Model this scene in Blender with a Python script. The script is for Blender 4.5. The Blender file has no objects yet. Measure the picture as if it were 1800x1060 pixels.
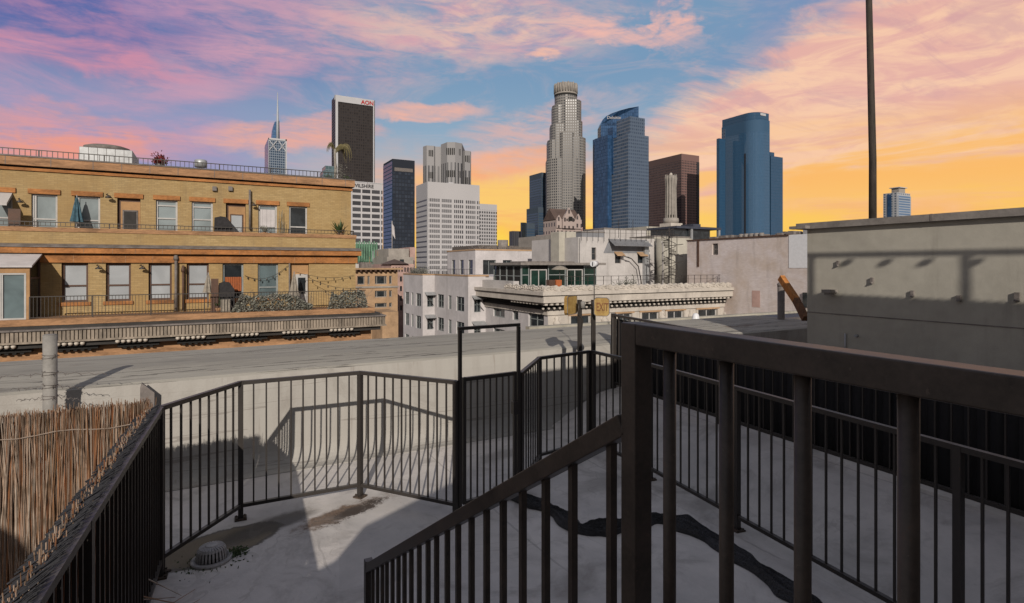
import bpy, math, random
from mathutils import Vector, noise
random.seed(7)
SC = bpy.context.scene
COL = SC.collection
# ---------------------------------------------------------------- view geometry
FPX, HOR = 982.0, 468.0
YAW = math.radians(28.35)
S, C = math.sin(YAW), math.cos(YAW)
def ray(x, y):
    u = (x-900)/FPX; v = (HOR-y)/FPX
    return Vector((S+u*C, C-u*S, v))
def P(x, y, D=None, X=None, Y=None, Z=None):
    r = ray(x, y)
    if X is not None: D = X/r.x
    elif Y is not None: D = Y/r.y
    elif Z is not None: D = Z/r.z
    return r*D
def fx(x, Y): r = ray(x, 0); return Y*r.x/r.y
def fy(x, X): r = ray(x, 0); return X*r.y/r.x
LD = Vector((.411, .914, -.4245))          # sunlight travels this way
FZ = -2.65                                  # lower roof level
GZ = -45.0                                  # street level

# ---------------------------------------------------------------- nodes
class E:
    def __init__(s, nt, sock): s.nt, s.s = nt, sock
    def _b(s, o, op, rev=False):
        n = s.nt.nodes.new('ShaderNodeMath'); n.operation = op
        a, b = (o, s) if rev else (s, o)
        for i, q in enumerate((a, b)):
            if isinstance(q, E): s.nt.links.new(q.s, n.inputs[i])
            elif q is not None: n.inputs[i].default_value = q
        return E(s.nt, n.outputs[0])
    def __add__(s, o): return s._b(o, 'ADD')
    __radd__ = __add__
    def __sub__(s, o): return s._b(o, 'SUBTRACT')
    def __rsub__(s, o): return s._b(o, 'SUBTRACT', True)
    def __mul__(s, o): return s._b(o, 'MULTIPLY')
    __rmul__ = __mul__
    def __truediv__(s, o): return s._b(o, 'DIVIDE')
    def __rtruediv__(s, o): return s._b(o, 'DIVIDE', True)
    def op(s, name, o=None): return s._b(o, name)
    def lt(s, o): return s._b(o, 'LESS_THAN')
    def gt(s, o): return s._b(o, 'GREATER_THAN')
    def sm(s, a, b):                        # smoothstep a->b
        n = s.nt.nodes.new('ShaderNodeMapRange'); n.interpolation_type = 'SMOOTHSTEP'
        s.nt.links.new(s.s, n.inputs[0]); inv = a > b
        n.inputs[1].default_value = min(a, b); n.inputs[2].default_value = max(a, b)
        n.inputs[3].default_value = 1 if inv else 0; n.inputs[4].default_value = 0 if inv else 1
        return E(s.nt, n.outputs[0])
    def cl(s):
        n = s.nt.nodes.new('ShaderNodeClamp'); s.nt.links.new(s.s, n.inputs[0]); return E(s.nt, n.outputs[0])
def lin(c):
    return tuple(((v/255)/12.92 if v/255 <= .04045 else ((v/255+.055)/1.055)**2.4) for v in c)+(1,)
def mixc(nt, f, a, b, mode='MIX'):
    n = nt.nodes.new('ShaderNodeMix'); n.data_type = 'RGBA'; n.blend_type = mode
    if isinstance(f, E): nt.links.new(f.s, n.inputs[0])
    else: n.inputs[0].default_value = f
    for i, q in ((6, a), (7, b)):
        if isinstance(q, (tuple, list)): n.inputs[i].default_value = tuple(q) if len(q) == 4 else tuple(q)+(1,)
        else: nt.links.new(q, n.inputs[i])
    return n.outputs[2]
def noise_n(nt, vec, scale, detail=4, rough=.55, dist=0, sc=None, rot=None, out=0):
    if sc or rot:
        m = nt.nodes.new('ShaderNodeMapping'); nt.links.new(vec, m.inputs[0])
        if sc: m.inputs[3].default_value = sc
        if rot: m.inputs[2].default_value = rot
        vec = m.outputs[0]
    n = nt.nodes.new('ShaderNodeTexNoise'); nt.links.new(vec, n.inputs['Vector'])
    n.inputs['Scale'].default_value = scale; n.inputs['Detail'].default_value = detail
    n.inputs['Roughness'].default_value = rough; n.inputs['Distortion'].default_value = dist
    return E(nt, n.outputs[out]) if out == 0 else n.outputs[1]
def newmat(name):
    m = bpy.data.materials.new(name); m.use_nodes = True
    nt = m.node_tree; b = nt.nodes['Principled BSDF']
    tc = nt.nodes.new('ShaderNodeTexCoord'); g = nt.nodes.new('ShaderNodeNewGeometry')
    return m, nt, b, tc, g
def bump(nt, b, h, strength, dist=.01):
    n = nt.nodes.new('ShaderNodeBump'); n.inputs['Strength'].default_value = strength
    n.inputs['Distance'].default_value = dist
    nt.links.new(h.s, n.inputs['Height']); nt.links.new(n.outputs[0], b.inputs['Normal'])
def rough_mat(name, col, var=.25, scale=3, rough=.85, col2=None, stretch=None, metal=0, bs=.3, bd=.01, spec=.3, fine=40):
    """mottled weathered surface in world coordinates"""
    m, nt, b, tc, g = newmat(name)
    p = g.outputs['Position']
    n1 = noise_n(nt, p, scale, 6, .6, .3, sc=stretch); n2 = noise_n(nt, p, scale*9, 4, .6, 0, sc=stretch)
    n3 = noise_n(nt, p, fine, 3, .7)
    f = ((n1-.5)*2.2+(n2-.5)*1.0+.5).cl()
    col2 = col2 or tuple(c*(1-var*1.3) for c in col[:3])
    hi = tuple(min(1, c*(1+var*.6)) for c in col[:3])
    c = mixc(nt, f, col2, hi)
    nt.links.new(c, b.inputs['Base Color'])
    b.inputs['Metallic'].default_value = metal
    b.inputs['Specular IOR Level'].default_value = spec
    rr = (n1*.25+(rough-.12)).cl(); nt.links.new(rr.s, b.inputs['Roughness'])
    bump(nt, b, n2*.5+n3*.5, bs, bd)
    return m
def grid(nt, u, p, w, o=0.0):
    return ((((u+o)/p).op('FRACT')-.5).op('ABSOLUTE')).lt(w/p/2)
def facade(name, wall, glass, pu, wu, pv, wv, ou=0, ov=0, group=None, rg=.18, top=None, wallrough=.8, var=.5, vgroup=None, spec=.5, metal=0):
    m, nt, b, tc, g = newmat(name)
    sx = nt.nodes.new('ShaderNodeSeparateXYZ'); nt.links.new(tc.outputs['UV'], sx.inputs[0])
    u, v = E(nt, sx.outputs[0]), E(nt, sx.outputs[1])
    msk = grid(nt, u, pu, wu, ou)*grid(nt, v, pv, wv, ov)
    if group: msk = msk*grid(nt, u, group[0], group[1], group[2])
    if vgroup: msk = msk*(1-grid(nt, v, vgroup[0], vgroup[1], vgroup[2]))
    if top: msk = msk*v.lt(-top)
    cx = nt.nodes.new('ShaderNodeCombineXYZ')
    nt.links.new(((u+ou)/pu).op('FLOOR').s, cx.inputs[0]); nt.links.new(((v+ov)/pv).op('FLOOR').s, cx.inputs[1])
    wn = nt.nodes.new('ShaderNodeTexWhiteNoise'); wn.noise_dimensions = '2D'; nt.links.new(cx.outputs[0], wn.inputs['Vector'])
    r = E(nt, wn.outputs[0])
    gl = mixc(nt, r*var, glass, tuple(min(1, c*2.2+.02) for c in glass[:3]))
    big = noise_n(nt, g.outputs['Position'], .02, 3)
    wl = mixc(nt, big, tuple(c*.8 for c in wall[:3]), tuple(min(1, c*1.12) for c in wall[:3]))
    nt.links.new(mixc(nt, msk, wl, gl), b.inputs['Base Color'])
    nt.links.new((wallrough-msk*(wallrough-rg)).s, b.inputs['Roughness'])
    nt.links.new((.25+msk*(spec-.25)).s, b.inputs['Specular IOR Level'])
    b.inputs['Metallic'].default_value = metal
    bump(nt, b, 1-msk, .5, .3)
    return m
def brick(name, c1, c2, mortar, bw=.22, bh=.075, rough=.9):
    m, nt, b, tc, g = newmat(name)
    t = nt.nodes.new('ShaderNodeTexBrick'); nt.links.new(tc.outputs['UV'], t.inputs['Vector'])
    t.inputs['Color1'].default_value = c1+(1,); t.inputs['Color2'].default_value = c2+(1,)
    t.inputs['Mortar'].default_value = mortar+(1,); t.inputs['Scale'].default_value = 1
    t.inputs['Mortar Size'].default_value = .008; t.inputs['Brick Width'].default_value = bw; t.inputs['Row Height'].default_value = bh
    n = noise_n(nt, g.outputs['Position'], .35, 7, .65, .6); n2 = noise_n(nt, g.outputs['Position'], 1.2, 5, .7, .2, sc=(1, 1, 5))
    c = mixc(nt, ((n-.38)*2.6).cl(), t.outputs[0], (c1[0]*.74, c1[1]*.66, c1[2]*.55, 1))
    c = mixc(nt, ((n2-.5)*1.8).cl(), c, (c1[0]*.62, c1[1]*.6, c1[2]*.6, 1))
    nt.links.new(c, b.inputs['Base Color']); b.inputs['Roughness'].default_value = rough
    b.inputs['Specular IOR Level'].default_value = .25
    bump(nt, b, E(nt, t.outputs[1])*-1+1, .35, .01)
    return m
def glassy(name, col, rough=.12, spec=.6, var=.5, scale=.8):
    m, nt, b, tc, g = newmat(name)
    n = noise_n(nt, g.outputs['Position'], scale, 3, .5, .8)
    nt.links.new(mixc(nt, ((n-.35)*3).cl(), tuple(c*(1-var) for c in col), tuple(c*(1+var*.6) for c in col)), b.inputs['Base Color'])
    b.inputs['Roughness'].default_value = rough; b.inputs['Specular IOR Level'].default_value = spec
    return m

M = {}
def setup_mats():
    M['iron'] = rough_mat('painted_iron', (.028, .024, .022), .5, 12, .5, metal=.1, bs=.25, bd=.002, spec=.4, fine=220, col2=(.04, .035, .032))
    M['iron_brown'] = rough_mat('bronze_paint', (.066, .052, .043), .4, 9, .55, metal=.0, bs=.3, bd=.0015, spec=.35, fine=300, col2=(.036, .03, .026))
    M['concrete'] = rough_mat('weathered_coping', (.30, .285, .26), .35, .9, .9, stretch=(.35, 2.6, 1), bs=.5, bd=.02, fine=30)
    M['stucco'] = rough_mat('beige_stucco', (.385, .365, .315), .14, .7, .95, bs=.5, bd=.012, fine=70)
    M['fascia'] = rough_mat('grey_flashing', (.22, .20, .185), .3, 2, .7, bs=.3)
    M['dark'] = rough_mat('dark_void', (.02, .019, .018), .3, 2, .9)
    M['orange_tc'] = rough_mat('terracotta_trim', (.35, .15, .05), .45, .8, .8, stretch=(1, 1, 2.2), bs=.3)
    M['orange_lo'] = rough_mat('faded_terracotta', (.34, .19, .10), .45, 1.3, .85, stretch=(.6, 1, 3), bs=.3)
    M['ybrick'] = brick('yellow_brick', (.40, .288, .14), (.32, .225, .105), (.25, .185, .10), .3, .105)
    M['pbrick'] = brick('pink_brick', (.60, .545, .54), (.53, .47, .465), (.50, .45, .445), .4, .14)
    M['white'] = rough_mat('white_painted_wall', (.50, .475, .48), .16, .25, .9, bs=.3, bd=.02, fine=9)
    M['white2'] = rough_mat('cream_terracotta', (.47, .43, .385), .2, .6, .9, bs=.4, bd=.03, fine=9)
    M['white3'] = rough_mat('pale_stucco', (.44, .42, .41), .15, .4, .9, bs=.3, fine=9)
    M['wframe'] = rough_mat('white_window_frame', (.4, .39, .38), .15, 2, .6, bs=.1)
    M['bframe'] = rough_mat('brown_window_frame', (.09, .05, .035), .3, 2, .6, bs=.1)
    M['gframe'] = rough_mat('grey_window_frame', (.22, .24, .24), .2, 2, .6, bs=.1)
    M['pane_blind'] = glassy('pane_with_blind', (.20, .235, .245), .2, .5, .25, .5)
    M['pane_lite'] = glassy('pane_pale_shade', (.31, .33, .35), .3, .5, .15, .6)
    M['pane_dark'] = glassy('dark_pane', (.025, .03, .034), .08, .6)
    M['pane_green'] = glassy('green_glass', (.008, .028, .021), .1, .6, .6, .35)
    M['pane_teal'] = glassy('teal_door_pane', (.10, .135, .145), .12, .6, .3)
    M['fluted'] = rough_mat('fluted_sheet_cornice', (.27, .225, .18), .5, 1.5, .7, bs=.4, stretch=(1, 1, .3))
    M['slate'] = rough_mat('grey_slate_flash', (.17, .15, .14), .4, 2, .7, bs=.2)
    M['metal_lite'] = rough_mat('galvanised_metal', (.36, .37, .38), .2, 3, .45, metal=.4, bs=.1)
    M['greyroof'] = rough_mat('roof_membrane', (.05, .056, .078), .3, .5, .7, bs=.3)
    M['liteflat'] = rough_mat('light_roof_coating', (.34, .32, .27), .25, .5, .85, bs=.3)
    M['brownroof'] = rough_mat('brown_parapet', (.12, .105, .095), .3, 1.2, .85, bs=.3)
    M['tarp'] = rough_mat('black_tarp', (.042, .041, .044), .6, 3, .5, bs=1, bd=.08, fine=60, spec=.5)
    M['screen'] = rough_mat('black_windscreen_mesh', (.017, .016, .017), .6, 1.2, .9, bs=.15, bd=.004, fine=90, stretch=(1, 1, .35), col2=(.008, .008, .009))
    M['slate_dark'] = rough_mat('weathered_dark_reed', (.035, .035, .04), .5, 30, .6, bs=.2)
    M['boss'] = rough_mat('pale_boss', (.5, .45, .39), .15, 3, .6, bs=.1)
    M['iron_dull'] = rough_mat('rusty_base_iron', (.075, .052, .038), .5, 14, .8, bs=.4, bd=.003, fine=120, col2=(.03, .025, .022))
    M['plank_dark'] = rough_mat('dark_stained_timber', (.16, .075, .035), .5, 6, .8, stretch=(3, 3, .7), bs=.4)
    M['exit'] = rough_mat('aged_yellow_plate', (.36, .255, .085), .45, 7, .5, bs=.2, col2=(.22, .12, .035))
    M['exitdark'] = rough_mat('exit_lettering', (.16, .06, .025), .3, 9, .6, bs=.1)
    M['red'] = rough_mat('red_lettering', (.35, .03, .03), .1, 1, .5)
    M['ink'] = rough_mat('dark_lettering', (.03, .03, .035), .1, 1, .5)
    M['pole'] = rough_mat('weathered_timber_pole', (.045, .036, .03), .5, 5, .8, stretch=(4, 4, .6), bs=.5)
    M['pipe'] = rough_mat('painted_grey_pipe', (.24, .23, .215), .25, 4, .7, bs=.2)
    M['plank'] = rough_mat('orange_timber', (.42, .17, .045), .4, 6, .75, stretch=(3, 3, .7), bs=.4)
    M['white_plastic'] = rough_mat('white_plastic', (.62, .63, .66), .08, 3, .4, bs=.05)
    M['teal_cloth'] = rough_mat('teal_cloth', (.06, .12, .155), .4, 6, .9, bs=.4)
    M['beige_cloth'] = rough_mat('beige_cloth', (.27, .24, .2), .3, 6, .9, bs=.4)
    M['charcoal_cloth'] = rough_mat('charcoal_cover', (.03, .028, .03), .4, 6, .85, bs=.4)
    M['leaf'] = rough_mat('leaf_green', (.055, .085, .03), .5, 6, .6, bs=.1)
    M['leafgrey'] = rough_mat('grey_green_leaf', (.24, .235, .20), .4, 7, .7, bs=.1, col2=(.045, .05, .038))
    M['leafred'] = rough_mat('red_leaf', (.2, .035, .03), .4, 6, .6, bs=.1)
    M['straw'] = rough_mat('palm_frond', (.17, .145, .07), .4, 6, .8, bs=.1)
    M['trunk'] = rough_mat('palm_trunk', (.26, .24, .21), .3, 5, .9, bs=.3)
    M['strainer'] = rough_mat('cast_strainer', (.38, .365, .36), .3, 14, .6, bs=.2)
    M['asphalt'] = rough_mat('asphalt', (.055, .055, .057), .3, .2, .9)
    M['tan'] = rough_mat('tan_stone', (.38, .25, .15), .25, .3, .9, bs=.3)
    M['pinkstone'] = rough_mat('pink_stone', (.40, .27, .24), .25, .3, .9, bs=.3)
    M['greige'] = rough_mat('greige_stone', (.29, .265, .24), .25, .25, .9, bs=.3)
    M['copper'] = rough_mat('green_terracotta', (.13, .25, .17), .5, .25, .7, bs=.2)
    M['roofbrown'] = rough_mat('brown_tile_roof', (.10, .07, .06), .3, .5, .8, bs=.3)
    M['spire'] = rough_mat('pale_spire_metal', (.35, .37, .4), .1, .1, .4)
    M['aframe'] = rough_mat('white_tower_trim', (.42, .42, .44), .1, .02, .6)
    M['orange_door'] = rough_mat('orange_infill_panel', (.36, .21, .10), .2, 1, .8, bs=.1)
    M['orange_cloth'] = rough_mat('orange_cushion', (.34, .10, .035), .2, 4, .8, bs=.2)
    M['blue_plastic'] = rough_mat('blue_plastic', (.05, .09, .3), .2, 4, .5)
    M['corrug'] = rough_mat('corrugated_awning', (.2, .205, .22), .2, 1, .5, bs=.1)
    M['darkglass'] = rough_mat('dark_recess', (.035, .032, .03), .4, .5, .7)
    for nm in ('stucco', 'white', 'white3', 'pbrick', 'ybrick', 'white2'):
        m = M[nm]; nt = m.node_tree; b = nt.nodes['Principled BSDF']; src = b.inputs['Base Color'].links[0].from_socket; g = nt.nodes.new('ShaderNodeNewGeometry')
        st = noise_n(nt, g.outputs['Position'], 1.1 if nm != 'stucco' else 2.4, 6, .65, .15, sc=(1, 1, .12)).sm(.52, .74)
        lg = noise_n(nt, g.outputs['Position'], .16 if nm != 'stucco' else .5, 5, .6, .5).sm(.45, .68)
        c = mixc(nt, st*.38, src, mixc(nt, .62, src, (.08, .07, .06, 1))); c = mixc(nt, lg*.22, c, mixc(nt, .5, src, (.16, .13, .10, 1)))
        nt.links.new(c, b.inputs['Base Color'])
    for nm in ('iron', 'iron_brown'):
        m = M[nm]; nt = m.node_tree; b = nt.nodes['Principled BSDF']; src = b.inputs['Base Color'].links[0].from_socket; g = nt.nodes.new('ShaderNodeNewGeometry')
        sn = nt.nodes.new('ShaderNodeSeparateXYZ'); nt.links.new(g.outputs['True Normal'], sn.inputs[0])
        d1 = noise_n(nt, g.outputs['Position'], 9, 7, .7, .3); d2 = noise_n(nt, g.outputs['Position'], 55, 4, .65, .2)
        c = mixc(nt, (E(nt, sn.outputs[2]).sm(.5, .9)*d1.sm(.3, .6)*.6).cl(), src, (.15, .135, .125, 1))
        c = mixc(nt, d2.sm(.66, .72)*.5, c, (.13, .10, .08, 1)); c = mixc(nt, (d1.sm(.6, .66)*d2.sm(.5, .6)*.5).cl(), c, (.10, .05, .03, 1))
        nt.links.new(c, b.inputs['Base Color']); nt.links.new((d1*.3+.27).s, b.inputs['Roughness'])
    # lower roof deck with stains that have a place
    m, nt, b, tc, g = newmat('coated_roof_deck'); p = g.outputs['Position']
    n1 = noise_n(nt, p, .7, 6, .6, .6); n2 = noise_n(nt, p, 5, 6, .65, .4); n3 = noise_n(nt, p, 45, 4, .7); n4 = noise_n(nt, p, 2.2, 7, .7, 1.2)
    c = mixc(nt, ((n1-.5)*2+.5+(n2-.5)*.8).cl(), (.43, .41, .395, 1), (.68, .635, .60, 1))
    def patch(x, y, rx, ry, ang=0, z=FZ):
        q = P(x, y, Z=z); s = nt.nodes.new('ShaderNodeMapping'); s.vector_type = 'TEXTURE'
        s.inputs[1].default_value = q; s.inputs[2].default_value = (0, 0, ang); s.inputs[3].default_value = (rx, ry, 5)
        nt.links.new(p, s.inputs[0]); l = nt.nodes.new('ShaderNodeVectorMath'); l.operation = 'LENGTH'; nt.links.new(s.outputs[0], l.inputs[0])
        return E(nt, l.outputs['Value'])
    d = patch(385, 958, .55, .3, math.radians(20)); a = ((d+(n4-.5)*.7+(n1-.5)*.4).sm(1.1, .9))
    c = mixc(nt, a*.9, c, (.13, .095, .045, 1))
    a = ((d+(n4-.5)*.7+(n1-.5)*.4-1.0).op('ABSOLUTE')).sm(.1, .02); c = mixc(nt, a*.8, c, (.05, .04, .028, 1))
    d = patch(470, 925, .62, .2, math.radians(22)); a = ((d+(n4-.5)*1.1).sm(1.1, .5))
    c = mixc(nt, a*.8, c, (.06, .052, .045, 1))
    d = patch(598, 903, .66, .16, math.radians(22)); a = (d+(n4-.5)*1.9+(n2-.5)*1.6).sm(1.15, .5)
    c = mixc(nt, a*.95, c, mixc(nt, n3.sm(.4, .62), (.20, .12, .07, 1), (.09, .055, .035, 1)))
    d = patch(625, 897, .42, .13, math.radians(25)); a = (d+(n3-.5)*2.2+(n2-.5)*2.2).sm(1.0, .55)
    c = mixc(nt, a*.95, c, (.035, .022, .015, 1))
    for (x, y, rx, ry) in ((880, 800, .5, .2), (1060, 850, .6, .3), (1010, 1030, .35, .2), (1250, 880, .5, .25), (1430, 830, .7, .3)):
        d = patch(x, y, rx, ry, random.uniform(0, 1)); a = (d+(n4-.5)*1.6).sm(1.1, .3); c = mixc(nt, a*.45, c, (.15, .135, .12, 1))
    spk = n3.gt(.71)*n2.gt(.52); c = mixc(nt, spk*.6, c, (.1, .09, .08, 1))
    sp_ = nt.nodes.new('ShaderNodeSeparateXYZ'); nt.links.new(p, sp_.inputs[0])
    seam = (((E(nt, sp_.outputs[0])*.55+(n1-.5)*.10).op('FRACT')-.5).op('ABSOLUTE')).lt(.006)
    c = mixc(nt, seam*n1.sm(.4, .6)*.35, c, (.13, .12, .115, 1))
    dirt = noise_n(nt, p, 1.6, 8, .7, .8).sm(.48, .7); c = mixc(nt, dirt*.5, c, (.19, .17, .155, 1))
    ring = (((noise_n(nt, p, .8, 4, .5, .4)-.5)*7).op('FRACT')-.5).op('ABSOLUTE').lt(.035)*n1.sm(.45, .6); c = mixc(nt, ring*.22, c, (.17, .15, .13, 1))
    cv_ = nt.nodes.new('ShaderNodeMapping'); nt.links.new(p, cv_.inputs[0]); cv_.inputs[2].default_value = (0, 0, .12); cv_.inputs[3].default_value = (.55, .9, 0)
    fl_ = nt.nodes.new('ShaderNodeVectorMath'); fl_.operation = 'FLOOR'; nt.links.new(cv_.outputs[0], fl_.inputs[0]); wn_ = nt.nodes.new('ShaderNodeTexWhiteNoise'); nt.links.new(fl_.outputs[0], wn_.inputs['Vector'])
    c = mixc(nt, E(nt, wn_.outputs[0])*.16, c, (.2, .19, .18, 1)); scf = noise_n(nt, p, 7, 5, .7, .2, sc=(3.5, .6, 1)).sm(.64, .72); c = mixc(nt, scf*.3, c, (.15, .14, .13, 1))

    nt.links.new(c, b.inputs['Base Color']); b.inputs['Roughness'].default_value = .75; b.inputs['Specular IOR Level'].default_value = .3
    bump(nt, b, n2*.6+n3*.3, .45, .02); M['deck'] = m
    # wide parapet: grey top with rusty ponding marks and long cracks, cream inner face
    m, nt, b, tc, g = newmat('parapet_coating'); p = g.outputs['Position']
    n1 = noise_n(nt, p, .8, 6, .6, .5, sc=(.3, 1.6, 1)); n2 = noise_n(nt, p, 3, 7, .7, .5, sc=(.35, 2.5, 1)); n3 = noise_n(nt, p, 40, 4, .7)
    top = mixc(nt, ((n1-.5)*2+.5).cl(), (.235, .222, .195, 1), (.37, .35, .305, 1))
    ck = ((noise_n(nt, p, 1.3, 5, .6, .5, sc=(.10, 2.8, 1))-.5).op('ABSOLUTE')).lt(.006)*n1.gt(.42)
    top = mixc(nt, ck*.85, top, (.05, .043, .04, 1))
    rust = noise_n(nt, p, .9, 5, .6, .2, sc=(.45, 1.6, 1)).sm(.64, .72); top = mixc(nt, rust*.8, top, (.15, .10, .065, 1))
    top = mixc(nt, n2.sm(.54, .72)*.6, top, (.19, .175, .155, 1)); n5 = noise_n(nt, p, 6, 6, .7, .2, sc=(.25, 3, 1)); top = mixc(nt, n5.sm(.55, .7)*.45, top, (.42, .395, .345, 1)); n6 = noise_n(nt, p, 2.0, 7, .7, .4, sc=(.14, 2.2, 1)); top = mixc(nt, n6.sm(.54, .66)*.55, top, (.13, .12, .11, 1))
    st = noise_n(nt, p, 3, 5, .6, .2, sc=(2.2, 1, .25))
    side = mixc(nt, ((st-.45)*2.5).cl(), (.345, .33, .305, 1), (.28, .262, .24, 1))
    side = mixc(nt, ((noise_n(nt, p, 1.1, 4, .5, .4)-.45)*2).cl(), side, (.35, .33, .305, 1))
    dr = noise_n(nt, p, 4, 5, .65, .1, sc=(2.5, 1, .12)).sm(.6, .72); side = mixc(nt, dr*.55, side, (.22, .19, .165, 1)); gr = noise_n(nt, p, .7, 7, .7, .8).sm(.5, .68); side = mixc(nt, gr*.6, side, (.21, .19, .17, 1))
    hc = ((noise_n(nt, p, .9, 4, .55, .6, sc=(.06, 1, 2.2))-.5).op('ABSOLUTE')).lt(.003); side = mixc(nt, hc*.4, side, (.13, .11, .10, 1))
    sz = nt.nodes.new('ShaderNodeSeparateXYZ'); nt.links.new(g.outputs['True Normal'], sz.inputs[0])
    sp = nt.nodes.new('ShaderNodeSeparateXYZ'); nt.links.new(p, sp.inputs[0])
    istop = E(nt, sz.outputs[2]).gt(.75)*E(nt, sp.outputs[2]).gt(-1.45)
    nt.links.new(mixc(nt, istop, side, top), b.inputs['Base Color']); b.inputs['Roughness'].default_value = .85
    b.inputs['Specular IOR Level'].default_value = .25
    bump(nt, b, n2*.5+n3*.4, .5, .02); M['parapet'] = m
    # reeds: each stalk its own colour
    m, nt, b, tc, g = newmat('dry_reed'); r = E(nt, g.outputs['Random Per Island'])
    cr = nt.nodes.new('ShaderNodeValToRGB'); nt.links.new(r.s, cr.inputs[0])
    e = cr.color_ramp.elements; e[0].color = (.06, .03, .018, 1); e[1].color = (.42, .36, .30, 1)
    for q, cc in ((.12, (.24, .09, .035, 1)), (.35, (.30, .17, .09, 1)), (.55, (.22, .18, .15, 1)), (.75, (.38, .25, .17, 1))):
        k = e.new(q); k.color = cc
    nn = noise_n(nt, g.outputs['Position'], 14, 4, .6, 0, sc=(1, 1, .5))
    nt.links.new(mixc(nt, ((nn-.45)*3).cl(), cr.outputs[0], (.10, .065, .04, 1)), b.inputs['Base Color']); b.inputs['Roughness'].default_value = .6
    M['reed'] = m

# ---------------------------------------------------------------- mesh builder
class MB:
    def __init__(s): s.v, s.f, s.uv, s.sm = [], [], [], []
    def face(s, pts, uv=None, smooth=False):
        n = len(s.v); s.v += [Vector(p) for p in pts]; s.f.append(list(range(n, n+len(pts)))); s.uv.append(uv); s.sm.append(smooth)
    def box(s, x0, x1, y0, y1, z0, z1):
        n = len(s.v)
        s.v += [Vector(p) for p in ((x0, y0, z0), (x1, y0, z0), (x1, y1, z0), (x0, y1, z0), (x0, y0, z1), (x1, y0, z1), (x1, y1, z1), (x0, y1, z1))]
        for q in ((0, 3, 2, 1), (4, 5, 6, 7), (0, 1, 5, 4), (1, 2, 6, 5), (2, 3, 7, 6), (3, 0, 4, 7)):
            s.f.append([n+i for i in q]); s.uv.append(None); s.sm.append(False)
        return s
    def bar(s, a, b, w, h=None, up=Vector((0, 0, 1))):
        """rectangular bar from a to b: w across, h up"""
        a, b = Vector(a), Vector(b); h = h or w; d = (b-a).normalized()
        if abs(d.dot(up)) > .99: up = Vector((C, -S, 0))
        x = d.cross(up).normalized(); z = x.cross(d).normalized(); n = len(s.v)
        for q in (a, b):
            for i, j in ((-1, -1), (1, -1), (1, 1), (-1, 1)): s.v.append(q+x*i*w/2+z*j*h/2)
        for q in ((0, 3, 2, 1), (4, 5, 6, 7), (0, 1, 5, 4), (1, 2, 6, 5), (2, 3, 7, 6), (3, 0, 4, 7)):
            s.f.append([n+i for i in q]); s.uv.append(None); s.sm.append(False)
        return s
    def vpost(s, p, w, z0, z1, ang=0):
        c_, s_ = math.cos(ang)*w/2, math.sin(ang)*w/2; n = len(s.v)
        for z in (z0, z1):
            for i, j in ((-1, -1), (1, -1), (1, 1), (-1, 1)): s.v.append(Vector((p[0]+i*c_-j*s_, p[1]+i*s_+j*c_, z)))
        for q in ((0, 3, 2, 1), (4, 5, 6, 7), (0, 1, 5, 4), (1, 2, 6, 5), (2, 3, 7, 6), (3, 0, 4, 7)):
            s.f.append([n+i for i in q]); s.uv.append(None); s.sm.append(False)
        return s
    def tube(s, pts, r, n=8, cap=True):
        pts = [Vector(p) for p in pts]; rs = r if isinstance(r, (list, tuple)) else [r]*len(pts); base = len(s.v)
        prev = None
        for i, p in enumerate(pts):
            d = (pts[min(i+1, len(pts)-1)]-pts[max(i-1, 0)]).normalized()
            if prev is None:
                prev = d.cross(Vector((0, 0, 1)) if abs(d.z) < .9 else Vector((1, 0, 0))).normalized()
            x = (prev-d*prev.dot(d)).normalized(); y = d.cross(x); prev = x
            for k in range(n):
                a = 2*math.pi*k/n; s.v.append(p+(x*math.cos(a)+y*math.sin(a))*rs[i])
        for i in range(len(pts)-1):
            for k in range(n):
                a, b = base+i*n+k, base+i*n+(k+1) % n
                s.f.append([a, b, b+n, a+n]); s.uv.append(None); s.sm.append(n > 5)
        if cap:
            s.f.append([base+k for k in reversed(range(n))]); s.uv.append(None); s.sm.append(False)
            e = base+(len(pts)-1)*n; s.f.append([e+k for k in range(n)]); s.uv.append(None); s.sm.append(False)
        return s
    def prism(s, poly, z0, z1, topoff=None):
        """vertical prism over plan polygon; u runs along the perimeter"""
        n = len(poly); u = 0
        area = sum(poly[i][0]*poly[(i+1) % n][1]-poly[(i+1) % n][0]*poly[i][1] for i in range(n))
        if area < 0: poly = poly[::-1]
        zt = (lambda p: z1) if topoff is None else topoff
        for i in range(n):
            a, b = poly[i], poly[(i+1) % n]; L = math.hypot(b[0]-a[0], b[1]-a[1])
            s.face([(a[0], a[1], z0), (b[0], b[1], z0), (b[0], b[1], zt(b)), (a[0], a[1], zt(a))], [(u, z0-z1), (u+L, z0-z1), (u+L, zt(b)-z1), (u, zt(a)-z1)]); u += L
        s.face([(p[0], p[1], zt(p)) for p in poly], [(0, 0)]*n)
        s.face([(p[0], p[1], z0) for p in reversed(poly)], [(0, 0)]*n)
        return s
    def lathe(s, prof, c, n=20):
        base = len(s.v); m = len(prof)
        for r, z in prof:
            for k in range(n): a = 2*math.pi*k/n; s.v.append(Vector((c[0]+r*math.cos(a), c[1]+r*math.sin(a), c[2]+z)))
        for i in range(m-1):
            for k in range(n):
                a, b = base+i*n+k, base+i*n+(k+1) % n; s.f.append([a, b, b+n, a+n]); s.uv.append(None); s.sm.append(True)
        s.f.append([base+(m-1)*n+k for k in range(n)]); s.uv.append(None); s.sm.append(False)
        s.f.append([base+k for k in reversed(range(n))]); s.uv.append(None); s.sm.append(False)
        return s
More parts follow.
